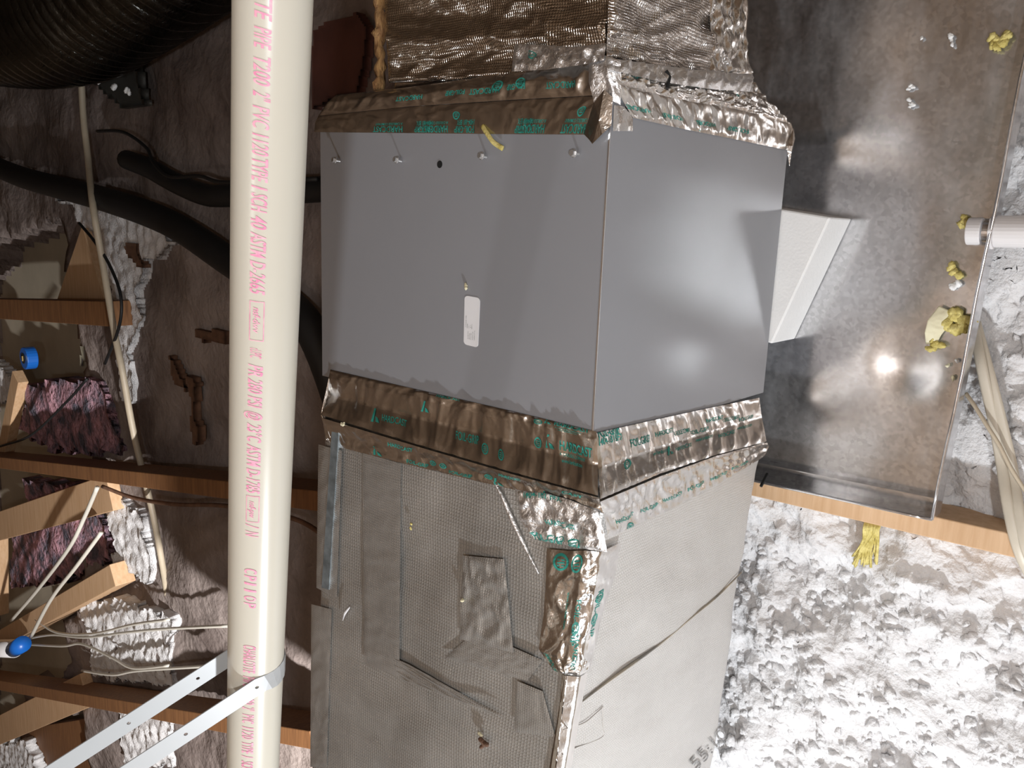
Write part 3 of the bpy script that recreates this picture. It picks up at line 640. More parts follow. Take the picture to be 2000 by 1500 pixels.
S = sheet('foil_tape', [zrow([(1000, 140), (1070, 136), (1130, 128), (1180, 118)], .012), zrow([(1002, 112), (1070, 108), (1135, 108), (1182, 100)], .004), zrow([(1006, 86), (1060, 88), (1120, 92), (1184, 84)], .000)], MT['foil_bright'], ud, .0045, 34, 97)
logo(S, .2, .5, .006)
# front of the upper junction
S = sheet('foil_tape', [yrow([(1197, 256), (1236, 256)], -.0022), yrow([(1199, 205), (1236, 210)], -.0022)], MT['foil'], ud, .001, 30, 101)
S = sheet('foil_tape', [yrow([(1236, 230), (1340, 253), (1440, 273), (1541, 294)], -.0025), yrow([(1215, 195), (1330, 222), (1440, 242), (1552, 265)], -.004), yrow([(1200, 160), (1320, 192), (1440, 212), (1545, 240)], -.006)],
          MT['foil_soft'], ud, .0022, 26, 103, (1, .5), ragged=.002)
for k in range(4): T(S, ('HARDCAST', 'FOIL-GRIP')[k % 2], .12 + .2 * k, .25, .06, .008, rot=4)
logo(S, .42, .2, .010, 1)
S = sheet('foil_tape', [yrow([(1198, 162), (1320, 194), (1440, 214), (1545, 242)], -.006), yrow([(1190, 135), (1310, 165), (1420, 190), (1500, 200)], -.001), yrow([(1184, 112), (1300, 135), (1400, 150), (1468, 160)], .012)],
          MT['foil'], ud, .005, 24, 107, ragged=.004)
T(S, 'HARDCAST', .2, .4, .06, .009, rot=4); T(S, 'FOIL-GRIP', .5, .5, .05, .009, rot=4); logo(S, .75, .5, .009, 1)
S = sheet('foil_tape', [yrow([(1184, 135), (1290, 160), (1390, 175), (1470, 180)], -.012), yrow([(1182, 112), (1290, 128), (1390, 140), (1468, 145)], .0)], MT['foil_bright'], ud, .006, 24, 109, ragged=.004)
sheet('foil_tape', [zrow([(1150, 118), (1150, 160), (1160, 200)], .008), [at(1183, 108, 'z', .006), at(1187, 150, 'z', .008), at(1192, 195, 'z', .005)], yrow([(1212, 118), (1214, 160), (1212, 205)], -.010)], MT['foil_bright'], ud, .004, 36, 131)
# pointed loose flap at the near corner, drip of foil at the far corner
def flap(pts, mat, label):
    top = [np.array(p) for p in pts]; c = sum(top) / len(top); n = len(top)
    V = top + [c + np.array([0, -.004, .005])] + [p - np.array([0, -.0008, .0008]) for p in top]
    Fc = [(i, (i + 1) % n, n) for i in range(n)] + [(i + n + 1, (i + 1) % n + n + 1, (i + 1) % n, i) for i in range(n)] + [tuple(range(2 * n, n, -1))]
    q = mesh_obj('tape_flap', V, Fc, mat, ud); q['label'] = label
flap([at(1140, 262, 'z', .003), at(1150, 272, 'z', .008), at(1157, 281, 'z', .010), at(1176, 262, 'z', .012), at(1194, 245, 'z', .006), at(1197, 190, 'z', .006), at(1180, 175, 'z', .01), at(1160, 200, 'z', .008)], MT['foil'], 'loose pointed flap of tape over the near corner')
flap([at(1536, 285, 'y', -.004), at(1542, 325, 'y', -.006), at(1546, 300, 'y', -.010), at(1553, 270, 'y', -.010), at(1550, 250, 'y', -.008)], MT['foil'], 'ragged hanging shred of tape')
b = MB(); b.tube([at(1301, 138, 'y', -.01), at(1308, 150, 'y', -.014), at(1303, 172, 'y', -.014)], .0022, 6); b.build('tape_tear', MT['blackm'], ud)['label'] = 'dark tear in the tape'
# ------------------------------------------------------------------ pan
pan = empty('drain_pan'); tag(pan, 'shallow galvanized steel drain pan under the grey cabinet', 'pan')
ZP, ZR = -.602, -.555
r1, r2 = at(1985, 200, 'z', ZR), at(1820, 1015, 'z', ZR); l2 = at(1500, 945, 'z', ZR)
dirx = (r1 - r2) / np.linalg.norm(r1 - r2); diry = (l2 - r2) / np.linalg.norm(l2 - r2)
K0 = r2; K1 = r2 + dirx * 1.45; K2 = K1 + diry * .92; K3 = r2 + diry * .92      # rim corners
def inn(p, k=.006): return p
xsn, ysn = np.linspace(0, 1, 260), np.linspace(0, 1, 170); U, V = np.meshgrid(xsn, ysn, indexing='ij')
Bq = K0[None, None] * ((1 - U) * (1 - V))[..., None] + K1 * (U * (1 - V))[..., None] + K2 * (U * V)[..., None] + K3 * ((1 - U) * V)[..., None]
Bq = Bq.copy(); Bq[..., 2] = ZP + .0015 * fbm(U * 6, V * 4, 61, 2) - .0065 * np.exp(-((Bq[..., 0] + .150) ** 2 + (Bq[..., 1] + .195) ** 2) / (2 * .036 ** 2))  # last term: dent added to the floor so it catches a highlight
grid_obj('pan_floor', Bq, MT['galv'], pan)
def wall(p, q, name='pan_wall'):
    b = MB(); p = p.copy(); q = q.copy(); p[2] = q[2] = (ZP + ZR) / 2; b.beam(p, q, .0012, ZR - ZP); b.build(name, MT['galv'], pan)
def hem(p, q):
    n = 24; pts = [p + (q - p) * i / n + np.array([0, 0, 0]) + np.array([0, .0012 * math.sin(i * 1.3), 0]) for i in range(n + 1)]
    b = MB(); b.tube(pts, .0026, 8); b.build('rolled_hem', MT['galv'], pan, smooth=True)
for p, q in ((K0, K1), (K1, K2), (K2, K3), (K3, K0)): wall(p, q); hem(p, q)
# folded inner step at the end of the pan
s0, s1 = K0 + dirx * .028 + diry * .004, K3 + dirx * .028
b = MB(); A0, A1 = s0.copy(), s1.copy(); A0[2] = A1[2] = ZP + .012; b.beam(A0, A1, .002, .024); b.build('folded_step', MT['galv'], pan)
# platform boards below the pan
plat = empty('platform_frame'); tag(plat, 'pale pine board frame that carries the metal pan', 'platform')
w1, w0 = at(1995, 1092, 'z', ZP - .004), at(1500, 975, 'z', ZP - .004); dw = (w0 - w1) / np.linalg.norm(w0 - w1)
b = MB(); b.beam(w1 - dw * .25 + [0.018, 0, -.045], w0 + dw * .75 + [0.018, 0, -.045], .038, .089); b.build('board', MT['wood'], plat, bevel=.002)
b = MB(); b.beam(w1 - dw * .25 + [.9, 0, -.045], w0 + dw * .75 + [.9, 0, -.045], .038, .089); b.build('board', MT['wood'], plat, bevel=.002)
# ------------------------------------------------------------------ foam block
bt = CZ - .002
c1, c2, c3 = at(1622, 424, 'z', bt), at(1543, 395, 'z', bt), at(1503, 671, 'z', bt)
c3[1] -= .004
e1 = c2 - c1; back = np.array([-e1[1] * 0 + .06, .26, 0])
blk = [c1, c3, c3 + np.array([.05, .25, 0]), c1 + np.array([.04, .30, 0])]
c4 = at(1549, 660, 'z', ZP + .002)
b = MB(); c3b = c3.copy(); lo = [np.array([p[0], p[1], ZP + .002]) for p in blk]
b.box8(lo + blk); fb = b.build('foam_block', MT['foam'], bevel=.003)
tag(fb, 'white foam block standing in the pan and propping up the grey cabinet', 'block')
# ------------------------------------------------------------------ drain fitting
dr = empty('drain_fitting'); tag(dr, 'white plastic drain fitting through the outer rim of the pan', 'fitting')
zc = -.578; fc0 = at(1925, 452, 'z', zc); yd = -diry; yd = yd / np.linalg.norm(yd)
def cyl(a0, a1, r, name, mat, n=28, par=dr):
    b = MB(); b.tube([fc0 + yd * a0, fc0 + yd * a1], r, n); return b.build(name, mat, par, bevel=.0015, smooth=False)
cyl(-.024, -.004, .0205, 'lock_nut', MT['pvcw']); cyl(-.004, .008, .016, 'threaded_neck', MT['galv']); cyl(.007, .013, .0265, 'flange', MT['pvcw'], 8)
cyl(.013, .055, .0235, 'coupling', MT['pvcw']); cyl(.055, .40, .0185, 'drain_pipe', MT['pvc'])
# ------------------------------------------------------------------ long white pipe with printing
A0 = np.array([.221, .001, .452]); B0 = np.array([-.584, .206, .367]); ax = (B0 - A0) / np.linalg.norm(B0 - A0); RP = .030
pp = empty('pvc_pipe'); tag(pp, 'long cream plastic pipe with pink printing running along the left of the cabinet', 'pipe')
b = MB(); b.tube([A0 - ax * .9, A0, B0, B0 + ax * 1.2], RP, 72); b.build('pipe_wall', MT['pvc'], pp, smooth=True)
def proj(P):
    v = M.T @ (P - C); return 1000 + F * v[0] / v[2], 750 + F * v[1] / v[2]
def s_at(py_):
    lo_, hi_ = -.6, 2.0
    for _ in range(40):
        m_ = (lo_ + hi_) / 2
        if proj(A0 + ax * m_)[1] < py_: lo_ = m_
        else: hi_ = m_
    return lo_
def pipe_pt(s, phi, off=0):
    c = A0 + ax * np.asarray(s)[..., None]; n_ = C - (A0 + ax * .4); 
    n_ = C - c; n_ = n_ - (n_ @ ax)[..., None] * ax; n_ /= np.linalg.norm(n_, axis=-1, keepdims=True)
    t_ = -np.cross(n_, ax)
    return c + (RP + off) * (np.cos(phi)[..., None] * n_ + np.sin(phi)[..., None] * t_)
tst = pipe_pt(np.array([.4]), np.array([.5]))[0]; SG = 1 if proj(tst)[0] > proj(A0 + ax * .4)[0] else -1
PHI = -.22
def ptext(s, y0, y1, h=.0125, w0=None, shear=.25, name='print', bold=.012, ph=PHI):
    V, Fc = text_geo(s, shear, bold, .12); sa, sb = s_at(y0), s_at(y1)
    ss = sa + V[:, 0] * (sb - sa); phi = SG * (ph + (V[:, 1] - .5) * h / RP)
    return mesh_obj('print', pipe_pt(ss, phi, .0005), Fc, MT['ink'], pp)
words = [('OTTE', -42, 38), ('PIPE', 50, 92), ('T200', 106, 160), ('2"', 170, 190), ('PVC', 198, 242), ('1120', 250, 292), ('TYPE', 297, 341), ('1', 348, 356), ('SCH', 362, 398), ('40', 405, 430),
         ('ASTM', 436, 484), ('D-2665', 490, 553), ('PR', 686, 708), ('280', 713, 741), ('PSI', 746, 768), ('@', 776, 791), ('23°C', 798, 834), ('ASTM', 838, 880), ('D-1785', 884, 931), ('/', 990, 997), ('N', 1003, 1014),
         ('CHARLOTTE', 1222, 1275), ('PIPE', 1281, 1303), ('T200', 1311, 1335), ('2"', 1340, 1348), ('PVC', 1354, 1372), ('1120', 1378, 1402), ('TYPE', 1408, 1430), ('1', 1434, 1438), ('SCH', 1444, 1462), ('40', 1467, 1478), ('ASTM', 1483, 1512)]
for s, a_, b_ in words: ptext(s, a_, b_)
for i, ch in enumerate('CPI1OP'): ptext(ch, 1075 + i * 13, 1085 + i * 13 - (4 if ch in 'I1' else 0), .012, shear=.1, ph=PHI - .02)
ptext('nsf-dwv', 578, 626, .006, shear=.2); ptext('nsf-pw', 946, 978, .006, shear=.2); ptext('cUPC', 655, 674, .010, shear=.2, bold=0)
def pbox(y0, y1, h=.0125, t=.0007):
    sa, sb = s_at(y0), s_at(y1); Vs = []; Fc = []
    for (u0, u1, v0, v1) in ((sa, sb, -.5, -.5 + t / h), (sa, sb, .5 - t / h, .5), (sa, sa + t, -.5, .5), (sb - t, sb, -.5, .5)):
        m = len(Vs); n_ = 6
        for i in range(n_ + 1):
            vv = v0 + (v1 - v0) * i / n_; Vs += [(u0, vv), (u1, vv)]
        Fc += [(m + 2 * i, m + 2 * i + 1, m + 2 * i + 3, m + 2 * i + 2) for i in range(n_)]
    Vs = np.array(Vs); mesh_obj('print', pipe_pt(Vs[:, 0], SG * (PHI + Vs[:, 1] * h / RP), .0005), Fc, MT['ink'], pp)
pbox(566, 641); pbox(936, 986)
# ------------------------------------------------------------------ hanger strap
hs = empty('hanger_strap'); tag(hs, 'white perforated hanger strap looped under the cream pipe', 'strap')
Pc = A0 + ax * s_at(1296); n_ = C - Pc; dpt = (M.T @ (Pc - C))[2]
E_ = far(-105, 1690, dpt * .93); uu = E_ - Pc; L_ = np.linalg.norm(uu); uu /= L_
q_ = np.cross(ax, uu); q_ /= np.linalg.norm(q_); up_ = np.cross(q_, ax); up_ *= np.sign(up_ @ uu)
if proj(Pc + q_ * .03)[0] < proj(Pc)[0]: q_ = -q_
wl = np.cross(uu, q_); wl /= np.linalg.norm(wl)
if wl @ ax < 0: wl = -wl
path = []; RS = RP + .0012
for i in range(31): s = L_ * (1 - i / 30); path.append((Pc - q_ * RS + uu * s * 1.0, wl))
for i in range(1, 24):
    th = math.pi * i / 24; k = abs(i - 12) / 12; wv = ax * (1 - k * k) + wl * k * k
    path.append((Pc + RS * (-math.cos(th) * q_ - math.sin(th) * up_), wv / np.linalg.norm(wv)))
for i in range(31): s = L_ * i / 30; path.append((Pc + q_ * (RS + .0) + uu * s, wl))
# resample by length, holes every so often
pts = np.array([p for p, _ in path]); wv = np.array([w_ for _, w_ in path]); cl = np.r_[0, np.cumsum(np.linalg.norm(np.diff(pts, axis=0), axis=1))]
WID = .0235; V = []; Fc = []; step = .0085; ns = int(cl[-1] / step)
def sp(s, y):
    p = np.array([np.interp(s, cl, pts[:, j]) for j in range(3)]); w_ = np.array([np.interp(s, cl, wv[:, j]) for j in range(3)]); return p + w_ * y
for i in range(ns):
    s0_, s1_ = i * step, (i + 1) * step
    if i % 10 == 4:
        m = len(V); cx = (s0_ + s1_) / 2
        ring = [(s0_, -WID / 2), (cx, -WID / 2), (s1_, -WID / 2), (s1_, 0), (s1_, WID / 2), (cx, WID / 2), (s0_, WID / 2), (s0_, 0)]
        inr = [(cx + .0022 * math.cos(t), .0022 * math.sin(t)) for t in [math.radians(a_) for a_ in (-135, -90, -45, 0, 45, 90, 135, 180)]]
        for a_ in ring + inr: V.append(sp(*a_))
        Fc += [(m + j, m + (j + 1) % 8, m + 8 + (j + 1) % 8, m + 8 + j) for j in range(8)]
    else:
        m = len(V); V += [sp(s0_, -WID / 2), sp(s1_, -WID / 2), sp(s1_, 0), sp(s1_, WID / 2), sp(s0_, WID / 2), sp(s0_, 0)]; Fc += [(m, m + 1, m + 2, m + 5), (m + 5, m + 2, m + 3, m + 4)]
q = mesh_obj('strap_band', V, Fc, MT['strap'], hs, False); wm = q.modifiers.new('weld', 'WELD'); wm.merge_threshold = .0002
sm = q.modifiers.new('solid', 'SOLIDIFY'); sm.thickness = .0012; sm.offset = 0
# ------------------------------------------------------------------ cables near the pan
def cable(name, pts, r, mat, label, cat='cable', group=None, flat=1.0, n=10, seg=8):
    b = MB(); b.tube(spline(pts, seg), r, n, flat); o = b.build(name, mat, None, smooth=True); tag(o, label, cat, group); return o
zc_ = -.628
cable('flat_cable', [at(1903, 640, 'z', zc_ - .03), at(1918, 720, 'z', zc_), at(1942, 830, 'z', zc_), at(1955, 900, 'z', zc_ - .002), at(1968, 985, 'z', zc_ + .022), at(1985, 1060, 'z', zc_ + .03), at(2010, 1120, 'z', zc_ + .012), at(2060, 1200, 'z', zc_ - .03)], .0085, MT['cable'], 'flat beige cable nearest the pan, half buried in the insulation', flat=.5)
cable('flat_cable', [at(1905, 630, 'z', zc_ - .035), at(1935, 740, 'z', zc_ - .004), at(1960, 840, 'z', zc_), at(1978, 920, 'z', zc_), at(1990, 1000, 'z', zc_ + .024), at(2008, 1080, 'z', zc_ + .03), at(2060, 1180, 'z', zc_ - .01)], .0085, MT['cable'], 'flat beige cable at the right frame edge, outer of the pair', flat=.5)
cable('twig_wire', [at(1886, 768, 'z', zc_ + .004), at(1905, 795, 'z', zc_ + .012), at(1930, 835, 'z', zc_ + .018), at(1952, 870, 'z', zc_ + .018), at(1975, 915, 'z', zc_ + .016), at(2010, 970, 'z', zc_ + .012)], .0032, MT['cabled'], 'thin brown stem lying across the two flat cables', 'wire')
# ------------------------------------------------------------------ scraps
def scrap(p, size, mat, label, group, n=5, name='foam_scrap', cat='scrap', seed=0, flat=.6, stretch=None):
    r = np.random.default_rng(seed); pts = [np.array(p) + np.array([*r.normal(0, size * .55, 2), size * .25]) * (1 if i else 0) + np.array([0, 0, size * .2]) for i in range(n)]
    ob = tufts(name, pts, [size * r.uniform(.45, .8) for _ in range(n)], mat, None, seed, flat)
    return tag(ob, label, cat, group)
zb_ = ZP + .003
SCR = [((1943, 85), .013, 'yellow', 'yellow foam crumb in the pan near the upper right frame corner', 7), ((1858, 78), .006, 'foam', 'white fluff bit in the pan left of the upper yellow crumb', 3),
       ((1800, 73), .004, 'foam', 'tiny white fluff bit furthest left on the pan top area', 2), ((1784, 170), .005, 'foam', 'white fluff bit in the pan midway between cabinet tape and rim', 3), ((1780, 205), .006, 'foam', 'group of pale fluff dots below the midway bit', 4),
       ((1888, 440), .009, 'yellow', 'mossy yellow crumb beside the drain nut', 5), ((1862, 530), .009, 'yellow', 'yellow crumb below the drain fitting, upper of a pair', 4), ((1868, 555), .008, 'foam', 'whitish crumb below the yellow one near the rim', 4),
       ((1875, 630), .014, 'yellow', 'yellow foam heap against the rim beside the cream paper', 10), ((1825, 672), .009, 'yellow', 'yellow crumbs at the foot of the cream paper', 7), ((1870, 705), .006, 'foam', 'round white bead near the rim', 1),
       ((1853, 712), .004, 'cream', 'small tan flake left of the white bead', 2), ((1862, 740), .004, 'cream', 'small tan flakes below the white bead', 3), ((1895, 640), .006, 'foam', 'white fluff on top of the yellow heap', 3)]
for i, ((a_, c_), s, m_, lb, n_) in enumerate(SCR): scrap(at(a_, c_, 'z', zb_ + .003), s, MT[m_], lb, 'scraps lying in the drain pan', n_, seed=200 + i)
# cream paper scrap with a curl
G = [[at(1834, 597, 'z', zb_ + .012), at(1858, 608, 'z', zb_ + .010)], [at(1812, 625, 'z', zb_ + .020), at(1850, 640, 'z', zb_ + .012)], [at(1806, 650, 'z', zb_ + .016), at(1838, 655, 'z', zb_ + .008)], [at(1808, 672, 'z', zb_ + .002), at(1828, 675, 'z', zb_ + .004)]]
Sx = sheet('paper_scrap', G, MT['cream'], None, .0012, 30, 5, res=.002); sm = Sx.ob.modifiers.new('solid', 'SOLIDIFY'); sm.thickness = .0015
tag(Sx.ob, 'curled cream paper scrap lying in the pan near the rim', 'scrap')
# yellow fibre tuft hanging from the board
b = MB()
for i in range(26):
    a_ = 1704 + rng.uniform(-14, 16); e_ = 1690 + rng.uniform(-26, 22); l_ = rng.uniform(75, 98)
    b.tube(spline([at(a_, 1018, 'z', ZP - .02), at(a_ - 4, 1035, 'z', ZP - .012), at((a_ + e_) / 2, 1065, 'z', ZP - .03), at(e_, 1010 + l_, 'z', ZP - .05)], 4), rng.uniform(.0012, .0028), 5)
tag(b.build('fibre_tuft', MT['yellow'], smooth=True), 'yellow glass fibre tuft sticking out below the pine board', 'scrap')
def curl(name, pp_, r, mat, label, z):
    b = MB(); b.tube(spline([at(x, y, 'z', z + dz) for x, y, dz in pp_], 6), r, 8, .6); tag(b.build(name, mat, smooth=True), label, 'scrap')
curl('fibre_strip', [(942, 246, .002), (952, 262, .004), (964, 278, .004), (982, 290, .003)], .0035, MT['yellow'], 'yellow fibre strip lying across the tape edge on the cabinet top', .002)
scrap(at(910, 557, 'z', .001), .004, MT['cream'], 'pale crumb on the cabinet above the white label', None, 2, seed=301)
scrap(at(804, 1023, 'z', .006), .005, MT['yellow'], 'yellow crumb on the lower duct left of centre', None, 2, seed=302)
scrap(at(672, 826, 'z', .016), .005, MT['cream'], 'pale crumb on the tape ridge at its left end', None, 3, seed=303)
scrap(at(905, 1172, 'z', .008), .005, MT['cream'], 'pale crumb beside the square duct patch', None, 2, seed=304)
scrap(at(945, 1450, 'z', .006), .009, MT['brown'], 'brown bark chip on the lower duct near the bottom edge', None, 5, seed=305)
scrap(at(937, 1432, 'z', .006), .004, MT['cream'], 'pale crumb just above the brown bark chip', None, 2, seed=306)
b = MB(); b.tube([at(669, 1212, 'z', .006), at(673, 1198, 'z', .010), at(683, 1186, 'z', .012)], [.0010, .0028, .0012], 8, .4)
tag(b.build('plastic_sliver', MT['paper'], smooth=True), 'small bright white sliver on the left part of the lower duct', 'scrap')
# ------------------------------------------------------------------ background left: timbers, batts, tubes, wires
def timber(p, q, zp, wd, ht, mat, label, name='timber', group=None, zq=None):
    b = MB(); b.beam(at(*p, 'z', zp), at(*q, 'z', zq if zq is not None else zp), wd, ht); tag(b.build(name, mat, bevel=.003), label, 'timber', group)
timber((-60, 890), (700, 975), -.54, .06, .12, MT['woodd'], 'long brown truss timber crossing behind the pipe at mid height', zq=-.54)
timber((-60, 1318), (640, 1430), -.56, .06, .12, MT['woodd'], 'long dark truss timber crossing behind the pipe near the bottom')
timber((-40, 1040), (225, 960), -.60, .16, .05, MT['wood'], 'pale board end just under the mid height truss timber')
timber((-40, 1275), (240, 1118), -.60, .10, .09, MT['wood'], 'pale board running up right below the pink batts')
timber((-40, 600), (236, 612), -.58, .10, .09, MT['woodd'], 'dark orange board left of the cream cable')
timber((-30, 1440), (175, 1345), -.60, .17, .05, MT['wood'], 'wide pale board in the lower left corner')
timber((40, 735), (8, 900), -.60, .09, .05, MT['wood'], 'short pale stud at the left edge beside the upper batt')
timber((0, 1010), (2, 1190), -.62, .12, .05, MT['wood'], 'short pale stud at the left edge beside the lower batt')
timber((10, 1500), (220, 1490), -.70, .5, .04, MT['woodd'], 'dark board under the strap in the bottom left corner')
b = MB(); T3 = [at(160, 442, 'z', -.62), at(205, 590, 'z', -.62), at(108, 596, 'z', -.62)]; lo = [p + np.array([0, 0, -.05]) for p in T3]
b.add(lo + T3, [(2, 1, 0), (3, 4, 5), (0, 1, 4, 3), (1, 2, 5, 4), (2, 0, 3, 5)]); tag(b.build('timber', MT['wood']), 'pointed wedge of pale wood beside the cream cable', 'timber')
def slab(name, pp_, z, th, mat, label, cat, amp=.02, f=5, seed=0, res=.025, rag=.03):
    poly = [tuple(at(a_, c_, 'z', z)[:2]) for a_, c_ in pp_]; P_ = np.array(poly); x0, y0 = P_.min(0); x1, y1 = P_.max(0)
    xs_, ys_ = np.arange(x0 - .03, x1 + .03, res), np.arange(y0 - .03, y1 + .03, res); Xg, Yg = np.meshgrid(xs_, ys_, indexing='ij')
    inside = inpoly(Xg + rag * gnoise(Xg * 9, Yg * 9, seed), Yg + rag * gnoise(Xg * 9, Yg * 9, seed + 3), poly)
    Zg = z + amp * fbm(Xg * f, Yg * f, seed, 4); V = []; id_ = {}; Fc = []
    nx, ny = Xg.shape
    def vid(i, j, b_):
        k = (i, j, b_)
        if k not in id_: id_[k] = len(V); V.append((Xg[i, j], Yg[i, j], Zg[i, j] - (th if b_ else 0)))
        return id_[k]
    cell = inside[:-1, :-1] & inside[1:, 1:]
    for i in range(nx - 1):
        for j in range(ny - 1):
            if not cell[i, j]: continue
            Fc.append((vid(i, j, 0), vid(i + 1, j, 0), vid(i + 1, j + 1, 0), vid(i, j + 1, 0))); Fc.append((vid(i, j, 1), vid(i, j + 1, 1), vid(i + 1, j + 1, 1), vid(i + 1, j, 1)))
            for di, dj, e in ((-1, 0, ((i, j), (i, j + 1))), (1, 0, ((i + 1, j + 1), (i + 1, j))), (0, -1, ((i + 1, j), (i, j))), (0, 1, ((i, j + 1), (i + 1, j + 1)))):
                a_, c_ = i + di, j + dj
                if not (0 <= a_ < nx - 1 and 0 <= c_ < ny - 1 and cell[a_, c_]):
                    Fc.append((vid(*e[0], 0), vid(*e[0], 1), vid(*e[1], 1), vid(*e[1], 0)))
    return tag(mesh_obj(name, V, Fc, mat, None, True), label, cat)
slab('insulation_batt', [(52, 752), (95, 738), (190, 742), (240, 890), (110, 885), (30, 838)], -.62, .09, MT['batt'], 'pink and grey batt above the mid height truss timber', 'insulation', seed=3)
slab('insulation_batt', [(42, 935), (175, 948), (150, 985), (60, 1000)], -.63, .09, MT['batt'], 'small pink and grey batt end just below the mid height truss timber', 'insulation', seed=4)
slab('insulation_batt', [(22, 1040), (190, 990), (225, 1100), (90, 1145), (15, 1150)], -.64, .09, MT['batt'], 'pink and grey batt crossed by two white wires', 'insulation', seed=5)
slab('cardboard_sheet', [(168, 595), (235, 620), (245, 700), (150, 720)], -.66, .01, pmat('glassy_grey_sheet', (.22, .20, .15), .35, 0, var=.4, vscale=9), 'dull grey sheet under the cream cable', 'sheet', .006, seed=6, rag=.0)
slab('black_sheet', [(168, 148), (212, 112), (262, 122), (284, 210), (240, 212), (205, 185)], -.60, .03, MT['darkpl'], 'dark sheet square lying on the insulation near the flexible duct', 'sheet', .003, seed=7, rag=.0, res=.02)
for i, (pp_, lb) in enumerate((([(372, 652), (385, 642), (440, 650), (445, 682), (395, 678)], 'dark brown scrap left of the pipe, upper one'), ([(322, 690), (345, 715), (368, 775), (345, 765), (330, 735)], 'dark brown pointed scrap in the insulation'),
                 ([(362, 730), (385, 745), (380, 800), (395, 860), (372, 880), (372, 800)], 'long ragged dark brown scrap'), ([(236, 470), (262, 468), (270, 495), (290, 510), (272, 522), (250, 505)], 'rust brown scrap on the bright insulation patch'))):
    slab('bark_scrap', pp_, -.615, .03, MT['brown'], lb, 'scrap', .004, seed=20 + i, rag=.03, res=.015)
slab('red_board', [(610, 60), (690, 20), (720, 60), (700, 180), (640, 200), (606, 215)], -.60, .03, MT['red'], 'dull red board behind the end of the upper duct', 'board', .002, seed=9, rag=.01, res=.008)
zb2 = -.56
cable('insulated_tube', [at(-60, 300, 'z', zb2), at(40, 345, 'z', zb2), at(200, 388, 'z', zb2), at(330, 435, 'z', zb2), at(440, 505, 'z', zb2), at(560, 590, 'z', zb2), at(625, 680, 'z', zb2), at(700, 900, 'z', -.62)], .048, MT['black'], 'thick black insulated tube running from the left behind the pipe', 'tube', n=14)
cable('insulated_tube', [at(248, 312, 'z', -.6), at(290, 328, 'z', zb2), at(345, 358, 'z', zb2), at(400, 380, 'z', zb2), at(450, 382, 'z', zb2), at(620, 370, 'z', zb2), at(760, 360, 'z', zb2)], .036, MT['black'], 'shorter black tube with a blunt end, above the thick one', 'tube', n=14)
cable('thin_wire', [at(190, 256, 'z', -.58), at(240, 258, 'z', -.56), at(285, 288, 'z', -.55), at(300, 318, 'z', -.52), at(330, 345, 'z', -.5), at(390, 344, 'z', -.5), at(440, 356, 'z', -.5), at(620, 350, 'z', -.5)], .006, MT['black'], 'thin black wire looping over the shorter black tube', 'wire')
cable('cream_cable', [at(158, 140, 'z', -.6), at(163, 230, 'z', -.6), at(172, 310, 'z', -.58), at(182, 405, 'z', -.50), at(200, 510, 'z', -.52), at(222, 640, 'z', -.52), at(240, 730, 'z', -.52), at(262, 850, 'z', -.56), at(300, 1010, 'z', -.6), at(325, 1150, 'z', -.66), at(332, 1200, 'z', -.74)], .013, MT['cabled'], 'cream cable hanging down the left background over the thick black tube')
cable('thin_wire', [at(155, 436, 'z', -.56), at(185, 472, 'z', -.53), at(215, 520, 'z', -.52), at(236, 580, 'z', -.5), at(232, 640, 'z', -.5), at(205, 710, 'z', -.54)], .006, MT['black'], 'dark wire crossing the cream cable twice', 'wire')
cable('thin_wire', [at(170, 740, 'z', -.54), at(130, 785, 'z', -.54), at(60, 850, 'z', -.54), at(0, 872, 'z', -.54)], .006, MT['black'], 'dark wire lying over the upper pink batt', 'wire')
cable('thin_wire', [at(200, 950, 'z', -.5), at(260, 972, 'z', -.55), at(340, 985, 'z', -.56), at(440, 988, 'z', -.56), at(570, 1012, 'z', -.58), at(640, 1050, 'z', -.6)], .008, MT['brown'], 'brown wire sagging below the mid height truss timber', 'wire')
cable('thin_wire', [at(190, 952, 'z', -.48), at(165, 1010, 'z', -.49), at(135, 1070, 'z', -.48), at(75, 1150, 'z', -.5), at(22, 1212, 'z', -.52)], .009, MT['wire'], 'left of two white wires crossing the lower batt', 'wire')
cable('thin_wire', [at(198, 1040, 'z', -.52), at(150, 1105, 'z', -.48), at(100, 1170, 'z', -.48), at(60, 1245, 'z', -.5)], .009, MT['wire'], 'right of two white wires crossing the lower batt', 'wire')
for i, (lst, lb) in enumerate((([(42, 1250), (100, 1240), (165, 1245), (250, 1235), (330, 1228), (450, 1222)], 'pale wire spreading right from the blue sleeve, top one'), ([(42, 1258), (120, 1262), (160, 1258), (220, 1285), (260, 1305), (330, 1300)], 'pale wire from the blue sleeve, bending down'),
             ([(70, 1210), (110, 1235), (180, 1238), (260, 1220), (330, 1210)], 'pale wire arching over the others by the blue sleeve'), ([(160, 1310), (220, 1318), (270, 1310), (420, 1300)], 'pale wire below the blue sleeve, by the dark timber'))):
    cable('thin_wire', [at(a_, c_, 'z', -.56) for a_, c_ in lst], .006, MT['wire'], lb, 'wire')
tb = empty('sleeved_pipe_end'); tag(tb, 'white pipe end with a bright blue sleeve at the lower left edge', 'pipe end')
b = MB(); b.tube([at(-40, 1268, 'z', -.48), at(29, 1269, 'z', -.48)], .042, 20); b.build('pipe_end', MT['pvcw'], tb, smooth=True)
b = MB(); b.tube([at(28, 1268, 'z', -.48), at(44, 1258, 'z', -.48)], .043, 20); b.build('sleeve', MT['blue'], tb, smooth=True)['label'] = 'blue sleeve'
bx = empty('blue_cap'); tag(bx, 'round blue plastic cap with brass middle at the left edge', 'cap')
pc_ = at(46, 700, 'z', -.56)
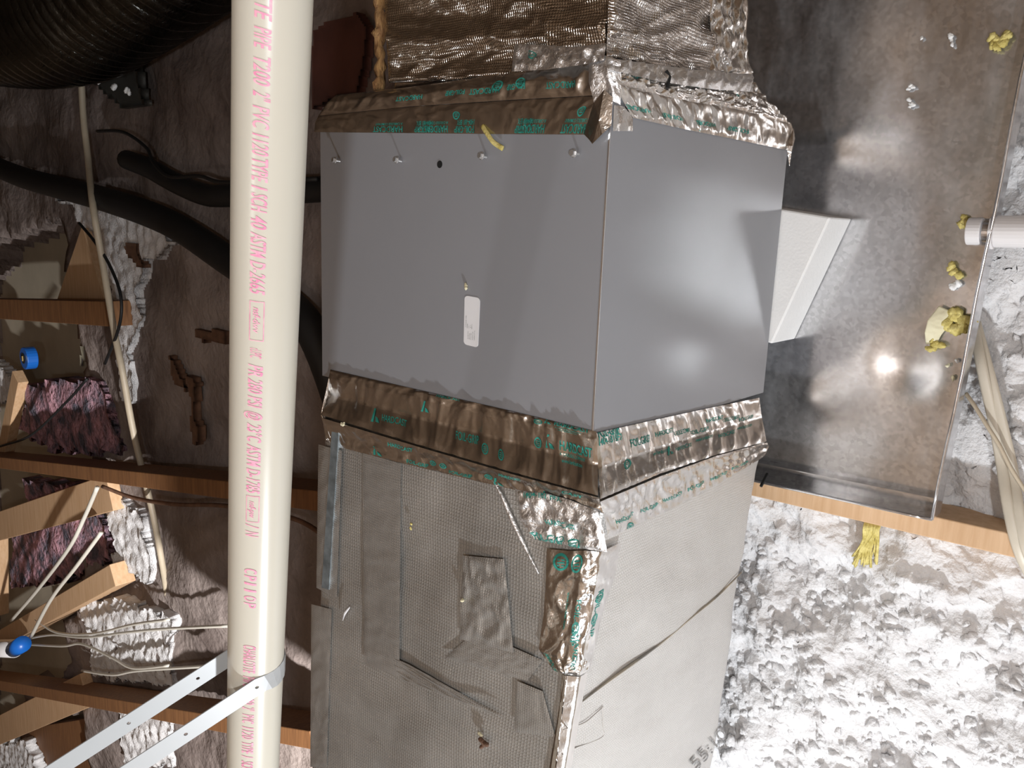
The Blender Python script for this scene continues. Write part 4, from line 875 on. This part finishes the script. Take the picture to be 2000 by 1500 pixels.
b = MB(); b.tube([pc_ - [0, 0, .05], pc_], .055, 24); b.build('cap_rim', MT['blue'], bx, bevel=.004)
b = MB(); b.tube([pc_ - [0, 0, .02], pc_ + [0, 0, .003]], .026, 16); b.build('cap_middle', MT['blackm'], bx)
b = MB(); b.box(pc_ + [-.012, -.004, .003], pc_ + [.012, .004, .008]); b.build('brass_tip', pmat('brass', (.7, .5, .2), .3, .9), bx)
# flexible duct, upper left
fd = empty('flexible_duct'); tag(fd, 'dark shiny flexible duct in the upper left corner', 'duct')
zf_ = -.36
pth = spline([at(420, -190, 'z', zf_), at(240, -40, 'z', zf_), at(130, 30, 'z', zf_), at(0, 50, 'z', zf_), at(-160, 40, 'z', zf_)], 40)
b = MB(); b.tube(pth, [.215 + .010 * math.sin(i * 1.25) for i in range(len(pth))], 36); b.build('duct_sleeve', MT['silverd'], fd, smooth=True)
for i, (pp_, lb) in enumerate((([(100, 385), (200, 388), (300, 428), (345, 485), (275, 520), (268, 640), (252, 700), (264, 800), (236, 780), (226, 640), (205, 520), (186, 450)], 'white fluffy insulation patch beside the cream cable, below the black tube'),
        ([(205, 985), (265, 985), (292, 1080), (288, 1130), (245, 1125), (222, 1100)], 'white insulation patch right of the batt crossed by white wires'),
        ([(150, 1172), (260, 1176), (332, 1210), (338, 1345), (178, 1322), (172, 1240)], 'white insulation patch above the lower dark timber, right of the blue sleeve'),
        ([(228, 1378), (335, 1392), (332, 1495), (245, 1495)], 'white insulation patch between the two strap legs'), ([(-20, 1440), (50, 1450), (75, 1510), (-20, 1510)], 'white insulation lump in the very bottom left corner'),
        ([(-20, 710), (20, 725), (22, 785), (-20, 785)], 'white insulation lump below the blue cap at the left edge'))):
    q = slab('lit_white_insulation', pp_, -.622, .06, MT['insul'], lb, 'insulation', .012, 22, 60 + i, .012, .04); q['kind'] = 'stuff'  # clean white fill, its paler colour also carries the light falling there
# tiny yellow crumbs by the dark sheet
scrap(at(172, 142, 'z', -.57), .02, MT['yellow'], 'yellow crumb at the corner of the dark sheet', None, 4, seed=401)
scrap(at(198, 146, 'z', -.57), .022, MT['foam'], 'white fluff bit on the left corner of the dark sheet', None, 2, seed=402)
scrap(at(226, 169, 'z', -.57), .02, MT['foam'], 'white fluff bit near the middle of the dark sheet', None, 2, seed=403)
scrap(at(254, 179, 'z', -.57), .02, MT['foam'], 'white fluff bit near the right edge of the dark sheet', None, 2, seed=404)
